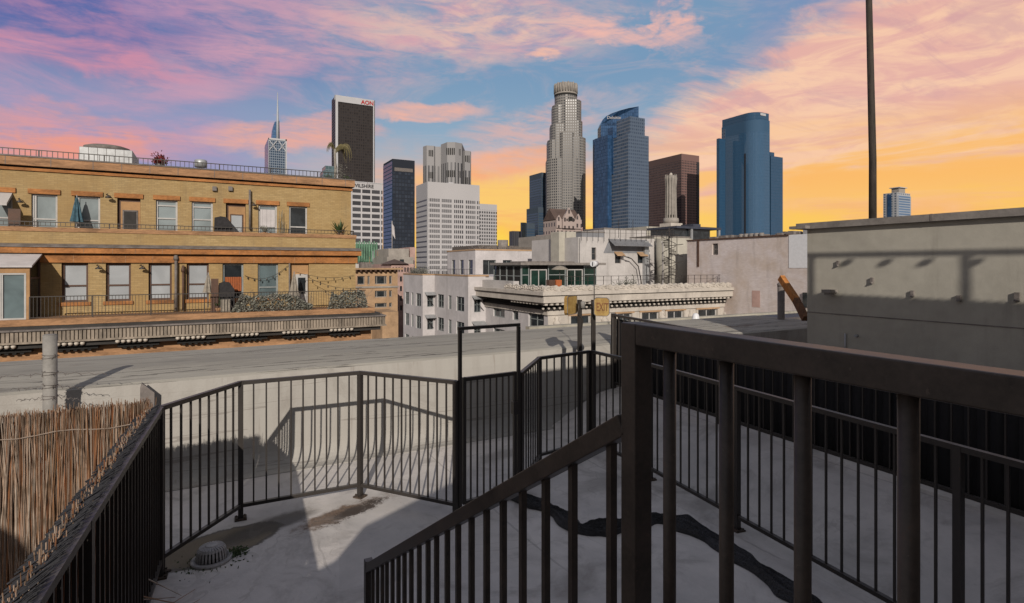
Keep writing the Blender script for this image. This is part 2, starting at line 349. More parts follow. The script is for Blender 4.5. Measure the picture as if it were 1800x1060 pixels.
    def extr(s, prof, x0, x1, axis='X', closed=True):
        """profile [(a,z)] swept along X (a=Y) or along Y (a=X)"""
        n = len(prof); f = (lambda a, z, t: (t, a, z)) if axis == 'X' else (lambda a, z, t: (a, t, z))
        for i in range(n if closed else n-1):
            p, q = prof[i], prof[(i+1) % n]; s.face([f(p[0], p[1], x0), f(q[0], q[1], x0), f(q[0], q[1], x1), f(p[0], p[1], x1)])
        if closed: s.face([f(a, z, x0) for a, z in prof]); s.face([f(a, z, x1) for a, z in reversed(prof)])
        return s
    def build(s, name, mat, parent=None, uvo=None, bevel=0, recalc=False):
        me = bpy.data.meshes.new(name)
        vs = s.v; xs = [v.x for v in vs]; ys = [v.y for v in vs]; zs = [v.z for v in vs]
        if parent is not None: off = Vector(parent['_w'])
        else: off = Vector(((min(xs)+max(xs))/2, (min(ys)+max(ys))/2, min(zs)))
        if uvo is None: uvo = (min(xs), min(ys), max(zs))
        me.from_pydata([v-off for v in vs], [], s.f)
        uvl = me.uv_layers.new(name='UVMap')
        for i, poly in enumerate(me.polygons):
            poly.use_smooth = s.sm[i]; nrm = poly.normal; given = s.uv[i]
            for k, li in enumerate(poly.loop_indices):
                if given: uvl.data[li].uv = given[k]; continue
                w = vs[s.f[i][k]]
                if abs(nrm.z) > .8: uvl.data[li].uv = (0, 0) if False else (w.x-uvo[0], w.y-uvo[1])
                elif abs(nrm.x) > abs(nrm.y): uvl.data[li].uv = (w.y-uvo[1], w.z-uvo[2])
                else: uvl.data[li].uv = (w.x-uvo[0], w.z-uvo[2])
        me.materials.append(mat if not isinstance(mat, str) else M[mat])
        if recalc:
            import bmesh
            bm = bmesh.new(); bm.from_mesh(me); bmesh.ops.recalc_face_normals(bm, faces=bm.faces); bm.to_mesh(me); bm.free()
        o = bpy.data.objects.new(name, me); COL.objects.link(o)
        if parent is not None:
            o.parent = parent; o['_w'] = parent['_w']
            if 'off' in parent: pass
        else: o.location = off; o['_w'] = tuple(off)
        if parent is not None and parent.type == 'MESH' and parent.parent is not None: pass
        if bevel:
            b = o.modifiers.new('bevel', 'BEVEL'); b.width = bevel; b.segments = 2; b.limit_method = 'ANGLE'
        return o
def tag(o, label=None, cat=None, group=None, kind=None):
    if label: o['label'] = label
    if cat: o['category'] = cat
    if group: o['group'] = group
    if kind: o['kind'] = kind
    return o
def thing(name, loc, label, cat, group=None):
    o = bpy.data.objects.new(name, None); o.empty_display_size = .2; COL.objects.link(o); o.location = loc
    o['_w'] = tuple(loc); return tag(o, label, cat, group)
def text_mesh(body, size, mat, parent, name, origin, xdir, thick=.02, align='CENTER', bold=0, zdir=Vector((0, 0, 1)), xs=1):
    cu = bpy.data.curves.new(name, 'FONT'); cu.body = body; cu.size = size; cu.extrude = thick; cu.align_x = align; cu.offset = bold; cu.resolution_u = 3
    to = bpy.data.objects.new('tmp', cu); COL.objects.link(to); bpy.context.view_layer.update()
    me = bpy.data.meshes.new_from_object(to.evaluated_get(bpy.context.evaluated_depsgraph_get()))
    bpy.data.objects.remove(to); x = Vector(xdir).normalized(); z = Vector(zdir); nrm = x.cross(z)
    off = Vector(parent['_w']); o3 = Vector(origin)
    for v in me.vertices: c = v.co.copy(); v.co = o3+x*c.x*xs+z*c.y+nrm*c.z-off
    me.materials.clear(); me.materials.append(M[mat]); o = bpy.data.objects.new(name, me); COL.objects.link(o); o.parent = parent; o['_w'] = parent['_w']; return o
def inst(name, mat, parent, mb, pos):
    first = mb.build(name, mat, parent); off = Vector(parent['_w'])
    for v in first.data.vertices: v.co += off
    for i, p in enumerate(pos):
        o = first if i == 0 else first.copy()
        if i: COL.objects.link(o); o.parent = parent
        o.location = Vector(p)-off
def leafcloud(mb, fn, n, size, flat=.5):
    for i in range(n):
        c = fn(); a = Vector((random.gauss(0, 1), random.gauss(0, 1), random.gauss(0, 1))).normalized(); b = a.orthogonal().normalized()
        L = size*random.uniform(.5, 1.3); a *= L; b = b*L*flat
        mb.face([c-a, c-b*.9, c+a, c+b])

def facewall(mb, axis, pos, a0, a1, z0, z1, holes, depth):
    """front face at pos (faces -axis) with rectangular openings and reveals"""
    A = sorted({a0, a1}|{h[0] for h in holes}|{h[1] for h in holes}); Z = sorted({z0, z1}|{h[2] for h in holes}|{h[3] for h in holes})
    A = [a for a in A if a0 <= a <= a1]; Z = [z for z in Z if z0 <= z <= z1]
    f = (lambda a, d, z: (a, pos+d, z)) if axis == 'Y' else (lambda a, d, z: (pos+d, a, z))
    for i in range(len(A)-1):
        for j in range(len(Z)-1):
            ca, cz = (A[i]+A[i+1])/2, (Z[j]+Z[j+1])/2
            if any(h[0] < ca < h[1] and h[2] < cz < h[3] for h in holes): continue
            q = [f(A[i], 0, Z[j]), f(A[i+1], 0, Z[j]), f(A[i+1], 0, Z[j+1]), f(A[i], 0, Z[j+1])]
            mb.face(q if axis == 'Y' else q[::-1])
    for h in holes:
        x0, x1, y0, y1 = h[:4]
        for a, b in (((x0, y0), (x1, y0)), ((x1, y0), (x1, y1)), ((x1, y1), (x0, y1)), ((x0, y1), (x0, y0))):
            mb.face([f(a[0], 0, a[1]), f(a[0], depth, a[1]), f(b[0], depth, b[1]), f(b[0], 0, b[1])])
def window(parent, axis, pos, a0, a1, z0, z1, frame, pane, fw=.07, mull=(), tran=(), d=.12, sub=None):
    """frame ring + pane placed d behind the wall face"""
    g = lambda mb, b0, b1, y0, y1, dd0, dd1: mb.box(b0, b1, pos+dd0, pos+dd1, y0, y1) if axis == 'Y' else mb.box(pos+dd0, pos+dd1, b0, b1, y0, y1)
    f = MB(); g(f, a0, a0+fw, z0, z1, d-.05, d+.02); g(f, a1-fw, a1, z0, z1, d-.05, d+.02)
    g(f, a0+fw, a1-fw, z1-fw, z1, d-.05, d+.02); g(f, a0+fw, a1-fw, z0, z0+fw, d-.05, d+.02)
    for m in mull: a = a0+(a1-a0)*m; g(f, a-fw*.4, a+fw*.4, z0+fw, z1-fw, d-.045, d+.015)
    for t in tran: z = z0+(z1-z0)*t; g(f, a0+fw, a1-fw, z-fw*.4, z+fw*.4, d-.043, d+.013)
    fo = f.build('window', frame, parent); p = MB(); g(p, a0+.01, a1-.01, z0+.01, z1-.01, d+.022, d+.04); p.build('pane', pane, fo)
    return fo
setup_mats()
# subparts use same world offset as their thing: children of children keep zero offset
exec_parts = []
# ---------------------------------------------------------------- camera, sun, sky
def setup_view():
    cam = bpy.data.cameras.new('camera'); co = bpy.data.objects.new('camera', cam); COL.objects.link(co)
    co.rotation_euler = (math.pi/2, 0, -YAW); cam.sensor_width = 36; cam.lens = 36*FPX/1800; cam.shift_y = -(530-HOR)/1800
    cam.clip_end = 6000; cam.clip_start = .05; SC.camera = co
    SC.render.resolution_x = 1024; SC.render.resolution_y = 603
    SC.view_settings.view_transform = 'Standard'; SC.view_settings.look = 'None'; SC.view_settings.exposure = 0; SC.view_settings.gamma = 1
    li = bpy.data.lights.new('sun', 'SUN'); li.energy = 4.0; li.angle = math.radians(.4); li.color = (1, .91, .80)
    lo = bpy.data.objects.new('sun', li); COL.objects.link(lo); lo.rotation_euler = LD.to_track_quat('-Z', 'Y').to_euler(); lo.location = (-20, -40, 30)
    w = bpy.data.worlds.new('World'); SC.world = w; w.use_nodes = True; nt = w.node_tree; nt.nodes.clear()
    out = nt.nodes.new('ShaderNodeOutputWorld'); bg = nt.nodes.new('ShaderNodeBackground'); bg2 = nt.nodes.new('ShaderNodeBackground'); ad = nt.nodes.new('ShaderNodeAddShader')
    sky = nt.nodes.new('ShaderNodeTexSky'); sky.sky_type = 'NISHITA'; sky.sun_disc = False
    sky.sun_elevation = math.atan2(.4245, 1.002); sky.sun_rotation = math.atan2(-LD.x, -LD.y)
    nt.links.new(sky.outputs[0], bg2.inputs[0]); bg2.inputs[1].default_value = .004
    tc = nt.nodes.new('ShaderNodeTexCoord'); d = tc.outputs['Generated']
    sp = nt.nodes.new('ShaderNodeSeparateXYZ'); nt.links.new(d, sp.inputs[0]); X, Y, Z = [E(nt, sp.outputs[i]) for i in range(3)]
    A = X.op('ARCTAN2', Y)*57.2958; EL = Z.op('ARCSINE')*57.2958
    # cloud sheet coordinates (a flat layer overhead)
    k = 1/(Z.op('ABSOLUTE')+.10); cx = nt.nodes.new('ShaderNodeCombineXYZ'); nt.links.new((X*k).s, cx.inputs[0]); nt.links.new((Y*k).s, cx.inputs[1])
    cv = cx.outputs[0]
    ca = nt.nodes.new('ShaderNodeCombineXYZ'); nt.links.new((A*.1).s, ca.inputs[0]); nt.links.new((EL*.1).s, ca.inputs[1]); av = ca.outputs[0]
    n1 = noise_n(nt, cv, 1.3, 8, .62, .9, sc=(.5, 1.15, 1), rot=(0, 0, math.radians(-38)))
    n2 = noise_n(nt, cv, 4.0, 8, .66, .9, sc=(.4, 1.3, 1), rot=(0, 0, math.radians(-50)))
    nh = noise_n(nt, av, 1.0, 7, .6, .5, sc=(.45, 3.6, 1), rot=(0, 0, math.radians(-3)))
    nd = noise_n(nt, av, 1.5, 7, .62, .8, sc=(.8, 3.4, 1), rot=(0, 0, math.radians(-24)))
    nm = noise_n(nt, av, .9, 5, .6, .6)
    nw = noise_n(nt, av, 2.6, 6, .6, .4, sc=(.7, 1.6, 1))
    Aw = A+(nm-.5)*14+(nw-.5)*6; Ew = EL+(nm-.5)*5+(nw-.5)*3.5
    T = lambda *c: lin(c)
    def ae(x, y): r = ray(x, y); return math.degrees(math.atan2(r.x, r.y)), math.degrees(math.atan2(r.z, math.hypot(r.x, r.y)))
    def ell(x, y, hx, hy, ang=0, soft=.75, nz=None, amp=1.0):
        """soft elongated patch of sky; centre, half lengths and tilt given in degrees of azimuth and elevation"""
        a0, e0 = ae(x, y); t_ = math.radians(ang); ca_, sa_ = math.cos(t_), math.sin(t_)
        u = ((Aw-a0)*ca_+(Ew-e0)*sa_)/hx; v = ((Ew-e0)*ca_-(Aw-a0)*sa_)/hy
        d = u*u+v*v+((nz if nz is not None else nd)-.5)*(2.6*amp)
        return d.sm(1+soft, 1-soft)
    # clear sky: violet on the left, steel blue in the middle, paler lower down
    c = mixc(nt, Aw.sm(-14, 22), T(92, 104, 166), T(120, 154, 186))
    c = mixc(nt, Aw.sm(46, 66), c, T(128, 140, 184))
    c = mixc(nt, EL.sm(20, 8)*.8, c, T(164, 186, 200))
    c = mixc(nt, Aw.sm(14, -2)*EL.sm(19, 9)*.9, c, T(152, 148, 188))
    # warm glow above the horizon
    c = mixc(nt, (Ew.sm(13.2, 8.0)*Aw.sm(0, 20)).cl()*.85, c, mixc(nt, nh.sm(.4, .6), T(214, 178, 160), T(250, 176, 132)))
    c = mixc(nt, (Ew.sm(11.0, 7.0)*Aw.sm(12, 22)).cl()*.95, c, mixc(nt, nh.sm(.40, .58), T(252, 182, 108), T(255, 204, 104)))
    c = mixc(nt, (Ew.sm(6.0, 2.8)*Aw.sm(12, 24)).cl(), c, mixc(nt, nh.sm(.40, .58), T(255, 196, 84), T(255, 216, 100)))
    c = mixc(nt, Ew.sm(4.6, 1.6)*Aw.sm(12, 26)*.85, c, T(255, 212, 66))
    # peach sheet filling the right, its upper left border running diagonally
    a1, e1 = ae(1150, 215); a2, e2 = ae(1500, 0); sl = (e2-e1)/(a2-a1)
    edge = Ew-((A-a1)*sl+e1)
    peach = (edge+(n2-.5)*9+(nd-.5)*7).sm(2.6, -2.6)*A.sm(a1-12, a1+4)*Ew.sm(4, 8)
    c = mixc(nt, peach*.96, c, mixc(nt, nd.sm(.38, .62), T(236, 180, 166), T(254, 206, 172)))
    c = mixc(nt, peach*n2.sm(.5, .68)*EL.sm(8, 15)*.5, c, T(204, 158, 164))
    c = mixc(nt, (peach*EL.sm(14, 8)*nh.sm(.34, .52)).cl()*.9, c, T(255, 200, 116))
    c = mixc(nt, A.sm(44, 56)*((EL-8.5).op('ABSOLUTE')).sm(2.6, .3)*nh.sm(.40, .56)*.7, c, T(255, 178, 104))
    c = mixc(nt, A.sm(20, 30)*((EL-3.6).op('ABSOLUTE')).sm(1.0, .1)*nh.sm(.46, .56)*.8, c, T(255, 222, 112))
    # drifting clouds
    nf = noise_n(nt, av, 3.2, 9, .68, .7, sc=(.55, 2.6, 1), rot=(0, 0, math.radians(-14))); cut = (n2*.5+nf*.5+(nd-.5)*.5).sm(.34, .62)
    mag = T(186, 136, 168)
    c = mixc(nt, (ell(470, 35, 14, 4.2, -8)*(.05+cut*.95)).cl()*.72, c, mixc(nt, Aw.sm(-8, 18), T(196, 146, 178), T(228, 174, 174)))
    c = mixc(nt, (ell(860, 45, 15, 3.4, -1)*(.15+cut*.85)).cl()*.82, c, mixc(nt, nd.sm(.4, .6), T(222, 168, 174), T(243, 196, 176)))
    c = mixc(nt, (ell(1110, 45, 7, 1.5, -14)*cut).cl()*.9, c, T(246, 188, 172))
    c = mixc(nt, (ell(380, 120, 9, 2.6, 20)*(.1+cut*.9)).cl()*.7, c, T(206, 156, 176))
    c = mixc(nt, (ell(130, 100, 10, 1.2, 2)*(.2+cut*.8)).cl()*.85, c, mixc(nt, nd.sm(.4, .6), mag, T(216, 144, 164)))
    c = mixc(nt, (ell(90, 10, 9, 1.6, -4)*cut).cl()*.8, c, mag)
    c = mixc(nt, (ell(40, 222, 13, 1.6, -2)*(.15+cut*.85)).cl()*.85, c, mixc(nt, Aw.sm(-16, 2), T(230, 156, 150), T(210, 156, 168)))
    c = mixc(nt, (ell(0, 243, 8, 1.1, 0)*(.4+cut*.6)).cl(), c, T(240, 156, 134))
    c = mixc(nt, (ell(500, 240, 7, 1.5, 6)*(.3+cut*.7)).cl()*.85, c, T(244, 172, 148))
    c = mixc(nt, (ell(750, 198, 6.5, .9, 5, amp=.5)*(.5+cut*.5)).cl()*.9, c, T(246, 182, 158))
    c = mixc(nt, (ell(930, 225, 7, 1.8, 6)*cut).cl()*.75, c, T(226, 178, 166))
    c = mixc(nt, (ell(940, 102, 1.6, .6, 0, amp=.4)*cut).cl()*.9, c, T(244, 190, 168))
    c = mixc(nt, (ell(880, 290, 8, 1.4, 10)*(.4+cut*.6)).cl()*.9, c, T(252, 172, 118))
    veil = noise_n(nt, av, 1.2, 8, .66, .9, sc=(.6, 2.2, 1), rot=(0, 0, math.radians(12))).sm(.46, .72)
    c = mixc(nt, (veil*EL.sm(7, 11)*A.sm(62, 46)*.42).cl(), c, mixc(nt, Aw.sm(-6, 24), T(214, 156, 178), T(238, 190, 176)))
    c = mixc(nt, (A.sm(40, 58)*Ew.sm(15, 7)*(.15+nh.sm(.40, .56)*.55)).cl(), c, T(255, 190, 96))
    c = mixc(nt, (A.sm(36, 52)*Ew.sm(7, 3)*(.1+nh.sm(.40, .56)*.8)).cl(), c, T(255, 204, 84))
    # zenith and the sky outside the view: dim bluish dusk
    c = mixc(nt, EL.sm(27, 50), c, T(142, 146, 160))
    away = ((A-28).op('ABSOLUTE')).sm(48, 75)
    c = mixc(nt, away, c, mixc(nt, EL.sm(30, 5), T(140, 142, 150), T(176, 166, 160)))
    c = mixc(nt, EL.sm(0, -6), c, (.05, .05, .055, 1))
    nt.links.new(c, bg.inputs[0]); bg.inputs[1].default_value = .95
    nt.links.new(bg.outputs[0], ad.inputs[0]); nt.links.new(bg2.outputs[0], ad.inputs[1]); nt.links.new(ad.outputs[0], out.inputs[0])
setup_view()

# ---------------------------------------------------------------- setting
def setting():
    mb = MB(); mb.face([(-3000, -3000, GZ), (3000, -3000, GZ), (3000, 3000, GZ), (-3000, 3000, GZ)]); tag(mb.build('ground', 'asphalt'), kind='structure')
    # lower roof deck: one sheet, rising gently to the far right fence
    mb = MB(); xs = [-6, -3, 0, 3, 4.9, 5.2, 5.5, 5.8, 6.1, 6.45, 8.0, 9.0]; ys = [-8+i for i in range(17)]
    def z(x, y):
        t = min(1, max(0, (x-4.9)/1.5)); t = t*t*(3-2*t); return FZ+t*(.30+.02*max(0, y))+.012*noise.noise(Vector((x*.6, y*.6, 0)))
    for i in range(len(xs)-1):
        for j in range(len(ys)-1):
            mb.face([(xs[a], ys[b], z(xs[a], ys[b])) for a, b in ((i, j), (i+1, j), (i+1, j+1), (i, j+1))], smooth=True)
    mb.box(-6, 9, -8, 8.5, GZ, FZ-.5)
    tag(mb.build('roof_deck', 'deck'), kind='structure')
    # wide parapet with cant strip
    prof = [(7.70, FZ-.1), (7.70, FZ+.006)]
    for i in range(7): a = math.pi/2*i/6; prof.append((7.80+.24*math.sin(a), FZ+.006+.26-.26*math.cos(a)))
    prof += [(8.07, -1.6), (8.09, -1.43), (8.15, -1.405), (8.85, -1.335), (10.2, -1.33), (10.3, -1.38), (10.3, FZ-.5), (7.62, FZ-.5)]
    mb = MB(); X0, X1, n = -7, 13.0, 40
    for i in range(n):
        a, b = X0+(X1-X0)*i/n, X0+(X1-X0)*(i+1)/n
        for k in range(len(prof)-1):
            p, q = prof[k], prof[k+1]; mb.face([(a, p[0], p[1]), (b, p[0], p[1]), (b, q[0], q[1]), (a, q[0], q[1])], smooth=1 < k < 13)
    mb.face([(X0, y_, z_) for y_, z_ in prof]); mb.face([(X1, y_, z_) for y_, z_ in reversed(prof)])
    mb.box(-7, 13, 8.6, 10.28, GZ, FZ-.5)
    tag(mb.build('parapet_wall', 'parapet'), 'wide weathered grey roof parapet with cream inner face running behind the zigzag railing', 'wall')
setting()

# ---------------------------------------------------------------- railings
K = 1.104
ZT = -1.203                     # top of lower fences
def rail_run(name, pts, label, cat, mat='iron', zt=ZT, zb=FZ+.14, sp=.118, bw=.0155, posts=None, foot=FZ, postw=.05, railh=.04, group=None, zts=None, infill=False):
    t = thing(name, (pts[0][0], pts[0][1], foot), label, cat, group)
    for i, p in enumerate(pts):
        if posts is None or posts[i]:
            q = pts[min(i+1, len(pts)-1)] if i < len(pts)-1 else pts[i-1]
            MB().vpost(p, postw, foot, zt-.002, math.atan2(q[1]-p[1], q[0]-p[0])).build('post', mat, t)
            bp_ = MB(); bp_.vpost(p, postw*2.3, foot-.02, foot+.016, math.atan2(q[1]-p[1], q[0]-p[0])); [bp_.lathe([(.009, 0), (.009, .012)], (p[0]+sx*postw*.8, p[1]+sy*postw*.8, foot+.015), 6) for sx in (-1, 1) for sy in (-1, 1)]; bp_.build('base_plate', 'iron_dull', t)
    bar = None
    for i in range(len(pts)-1):
        a, b = Vector(pts[i]).to_3d(), Vector(pts[i+1]).to_3d(); d = (b-a); L = d.length; d.normalize(); ang = math.atan2(d.y, d.x)
        e = Vector((0, 0, 1))
        MB().bar(a+d*.0+e*(zt-railh/2), b-d*.0+e*(zt-railh/2), .045, railh).build('top_rail', mat, t)
        MB().bar(a+d*.02+e*zb, b-d*.02+e*zb, .04, .035).build('bottom_rail', mat, t)
        n = max(1, int(round(L/sp)))
        for k in range(1, n):
            p = a+d*(L*k/n)
            if bar is None:
                bar = MB().vpost(p, bw, zb, zt-railh*.8, ang).build('baluster', mat, t); bp = p.copy(); ba = ang; bar0 = bar
                # re-centre the mesh so copies can be rotated
                loc = p-Vector(t['_w']); 
                for v in bar.data.vertices: v.co = (v.co.x-loc.x, v.co.y-loc.y, v.co.z)
                for v in bar.data.vertices:
                    x, y = v.co.x, v.co.y; v.co.x = x*math.cos(-ang)-y*math.sin(-ang); v.co.y = x*math.sin(-ang)+y*math.cos(-ang)
                bar.location = (loc.x, loc.y, 0); bar.rotation_euler = (0, 0, ang)
            else:
                c = bar0.copy(); COL.objects.link(c); c.parent = t; c.location = (p.x-t['_w'][0], p.y-t['_w'][1], 0); c.rotation_euler = (0, 0, ang)
    return t
def fp(x, D): v = P(x, HOR, D=D); return (v.x, v.y)
A_ = fp(287, 4.82); A_ = (-.38, A_[1])
B_, C_, D_, E_, F_, G_ = fp(423, 5.86), fp(633, 6.42), fp(801, 5.89), fp(914, 6.32), fp(948, 7.43), fp(1035, 8.0)
LX = lambda y: -.38-.058*(5.67-y)
def foreground():
    rail_run('metal_fence', [A_, B_, C_, D_], 'black metal railing in zigzag panels casting bar shadows on the cream parapet', 'railing')
    rail_run('metal_fence', [(LX(.9), .9), (LX(3.3), 3.3), (A_[0], A_[1]-.06)], 'dark railing backed with reeds at lower left, seen almost end on', 'railing', sp=.105)
    # gate frame between D and E
    g = thing('metal_gate', (D_[0], D_[1], FZ), 'tall open-topped black gate frame rising above the low railing', 'gate')
    d = Vector(E_).to_3d()-Vector(D_).to_3d(); L = d.length; d.normalize(); a, b = Vector(D_).to_3d()+d*.02, Vector(E_).to_3d()-d*.02
    ang = math.atan2(d.y, d.x); e = Vector((0, 0, 1)); q = a-d*.045; 
    MB().vpost(a+d*.03, .034, FZ, -.68, ang).build('post', 'iron', g); MB().vpost(b, .034, FZ, -.68, ang).build('post', 'iron', g)
    MB().bar(a+e*(-.66)+d*.008, b+e*(-.66)+d*.016, .034, .034).build('header', 'iron', g)
    a2, b2 = a+d*.08, b-d*.05
    MB().bar(a2+e*(ZT-.0), b2+e*(ZT-.0), .04, .04).build('top_rail', 'iron', g); MB().bar(a2+e*(FZ+.14), b2+e*(FZ+.14), .04, .035).build('bottom_rail', 'iron', g)
    MB().vpost(a2, .035, FZ+.12, ZT+.02, ang).build('stile', 'iron', g); MB().vpost(b2, .035, FZ+.12, ZT+.02, ang).build('stile', 'iron', g)
    LL = (b2-a2).length; n = 8
    for k in range(1, n): MB().vpost(a2+d*(LL*k/n), .0155, FZ+.14, ZT-.02, ang).build('baluster', 'iron', g)
    MB().box(b2.x-.03, b2.x+.03, b2.y-.03, b2.y+.03, -1.66, -1.52).build('latch', 'iron', g)
    dE = (Vector(F_)-Vector(E_)).normalized()*.05
    rail_run('metal_fence', [(E_[0]+dE.x, E_[1]+dE.y), F_, G_], 'black railing between the open gate frame and the exit sign posts', 'railing', sp=.14)
    h0 = fp(1045, 7.85); h1 = P(1143, HOR, D=6.94); h2 = P(1800, HOR, D=3.43); dd = (h2-h1)
    pts = [G_[0]+.04, G_[1]-.06], [h1.x, h1.y], [h1.x+dd.x*.38, h1.y+dd.y*.38], [h1.x+dd.x*.905, h1.y+dd.y*.905], [h1.x+dd.x*1.9, h1.y+dd.y*1.9]
    rail_run('metal_fence', list(pts), 'long black railing across the lower roof seen through the near guard rail', 'railing', sp=.14)
    # mesh-backed tall fence on the raised edge
    t = thing('screened_fence', (6.4, 8, -2.3), 'long dark fence lined with black mesh fabric along the far right roof edge', 'fence')
    zb = lambda y: FZ+.33+.02*max(0, y); zt = lambda y: -.975+.115*max(0, (y-5)/3.0)
    ys = [8.0, 5.6, 3.2, .8, -1.6]
    for y in ys: MB().vpost((6.4, y), .07, zb(y)-.12, zt(y)+.01).build('post', 'iron', t)
    for i in range(4):
        y0, y1 = ys[i], ys[i+1]
        MB().bar((6.4, y0-.035, zt(y0)-.02), (6.4, y1+.035, zt(y1)-.02), .05, .04).build('top_rail', 'iron', t)
        MB().bar((6.4, y0-.035, zb(y0)+.06), (6.4, y1+.035, zb(y1)+.06), .045, .04).build('bottom_rail', 'iron', t)
        for k in range(1, 17):
            y = y0+(y1-y0)*k/17; MB().vpost((6.4, y), .016, zb(y)+.06, zt(y)-.03).build('baluster', 'iron', t)
    mb = MB(); n = 90
    for i in range(n):
        y0, y1 = 7.97-9.5*i/n, 7.97-9.5*(i+1)/n; w = lambda y: 6.44+.03*noise.noise(Vector((y*1.2, 0, 3)))
        for k in range(1):
            za0, zb0 = zb(y0)+.04, zt(y0)-.085; za1, zb1 = zb(y1)+.04, zt(y1)-.085
            f = lambda y, a, b, kk: (w(y)+.012*noise.noise(Vector((y*1.5, kk*.3, 1))), y, a+(b-a)*kk)
            mb.face([f(y0, za0, zb0, k), f(y1, za1, zb1, k), f(y1, za1, zb1, k+1), f(y0, za0, zb0, k+1)], smooth=True)
    o = mb.build('mesh_fabric', 'screen', t); sm = o.modifiers.new('s', 'SOLIDIFY'); sm.thickness = .004
    # near guard rail beside the camera
    X = .866; t = thing('guard_rail', (X, 1.0, -1.25), 'heavy dark bronze guard rail with round bars, close to the camera at right', 'railing')
    MB().box(X-.025, X+.025, .975, 1.025, -2.9, -.13).build('post', 'iron_brown', t, bevel=.003)
    MB().box(X-.025, X+.025, -.9, .975, -.178, -.13).build('top_rail', 'iron_brown', t, bevel=.003)
    MB().box(X-.02, X+.02, -.9, .975, -1.19, -1.155).build('bottom_rail', 'iron_brown', t, bevel=.003)
    for x in (1177, 1277, 1411, 1597):
        y = fy(x, X); MB().tube([(X, y, -1.157), (X, y, -.176)], .0135, 16).build('baluster', 'iron_brown', t)
    for y in (.28, .13, -.02, -.17, -.32, -.47, -.62): MB().tube([(X, y, -1.157), (X, y, -.176)], .0135, 12).build('baluster', 'iron_brown', t)
    # stair rail running down and away
    t = thing('stair_rail', (X, 3.5, FZ), 'sloping dark bronze stair rail descending from the near guard rail', 'railing')
    y0, y1 = 1.026, 3.47; z0, z1 = P(1094, 718, X=X).z-.0, P(655, 1000, X=X).z
    zz = lambda y: z0+(z1-z0)*(y-y0)/(y1-y0)
    MB().bar((X, y0, zz(y0)-.03), (X, y1, zz(y1)-.03), .05, .05).build('top_rail', 'iron_brown', t, bevel=.003)
    MB().box(X-.025, X+.025, 3.455, 3.505, -3.2 if False else FZ, zz(3.48)+.02).build('newel_post', 'iron_brown', t, bevel=.003)
    MB().bar((X, y0, zz(y0)-.88), (X, 3.455, max(zz(3.455)-.72, FZ+.03)), .035, .03).build('bottom_rail', 'iron_brown', t)
    for x in (1075, 1007, 959.5, 919, 884.7, 855.5, 829, 805.5, 786.4, 767.5, 752.5, 737, 723, 711, 700.5, 690, 680, 672, 663.6, 655.5):
        y = fy(x, X); MB().box(X-.0095, X+.0095, y-.0095, y+.0095, max(zz(y)-.86, FZ+.03), zz(y)-.045).build('baluster', 'iron_brown', t)
    # reed screens
    def reeds(name, fn, n, zb, zt, lab, jit=.05, r=.004, rows=3):
        mb = MB(); r = r*1.2
        for i in range(n):
            x, y = fn(random.random()); h = zt+random.gauss(0, .012)+(.04 if random.random() < .06 else 0); bs = zb
            dx, dy = random.gauss(0, jit), random.gauss(0, jit*.3); rr = r*random.uniform(.6, 1.35)
            m = (random.uniform(.3, .7)); mx = random.gauss(0, .012)
            mb.tube([(x-dx/2, y-dy/2, bs), (x+mx, y, bs+(h-bs)*m), (x+dx/2, y+dy/2, h)], [rr, rr*.9, rr*.45], 4, cap=False)
        return tag(mb.build(name, 'reed'), *lab)
    o = reeds('reed_screen', lambda t_: (-.47-3.6*t_, A_[1]+.08+random.uniform(-.03, .03)), 4200, FZ, -1.175, ('dry tan reed screen facing the camera at lower left', 'reed fence'), .05, .0033)
    mb = MB(); mb.box(-4.1, -.46, A_[1]+.11, A_[1]+.12, FZ, -1.24); mb.build('backing_mat', 'reed', o)
    for zz_, m_ in ((-1.345, 'plank'), ):
        mb = MB(); mb.tube([(-4.1+i*.12, A_[1]+.048+.006*math.sin(i), zz_+.014*math.sin(i*1.3)) for i in range(31)], .005, 5); mb.build('binding_cane', 'reed', o)
    o = reeds('reed_screen', lambda t_: (LX(A_[1]-4.4*t_)-.07+random.uniform(-.02, .012), A_[1]-4.4*t_), 1900, FZ+.02, -1.215, ('reed screen tied to the outside of the end-on railing', 'reed fence'), .04)
    mb = MB(); mb.bar((LX(1.3)-.105, 1.3, (FZ-1.24)/2), (-.485, A_[1], (FZ-1.24)/2), .012, -1.26-FZ); mb.build('backing_mat', 'dark', o)  # black sheet stands in for the shaded inner side of the reeds
    # reeds leaning over the rail
    mb = MB()
    for i in range(560):
        y = A_[1]-.05-4.2*i/560+random.gauss(0, .01); x = LX(y)-.10+random.uniform(-.03, .01); l = random.uniform(.09, .14)
        mb.tube([(x-.04, y-l*.7, -1.25), (LX(y)+.004+random.uniform(-.02, .01), y+l*.35, -1.192+random.uniform(0, .012))], [.0045, .0025], 4, cap=False)
    mb.build('leaning_tips', 'slate_dark', o)
    mb = MB()
    for i in range(120):
        y = 4.3+random.gauss(0, .25); mb.tube([(-.44, y, FZ+.3*random.random()+.02), (-.44+random.uniform(.15, .38), y+random.uniform(.1, .35), FZ+random.uniform(.008, .06))], [.005, .0025], 4, cap=False)
    mb.build('fallen_reeds', 'reed', o)
    o = reeds('reed_bundle', lambda t_: (-.72-.9*t_+random.uniform(-.1, .1), 3.1+.9*random.random()), 900, FZ-.1, -1.95, ('loose bundle of shorter cut reeds behind the end-on railing at the lower left corner', 'reeds'), .14, .005)
    # roof drain strainer
    q = P(372, 985, Z=FZ); R = .125
    t = thing('roof_drain', tuple(q), 'slotted grey dome drain strainer sitting in the brown puddle stain', 'drain')
    MB().lathe([(R*1.35, 0), (R*1.35, .02), (R*1.1, .028), (R*1.05, .01)], q, 28).build('flange', 'strainer', t)
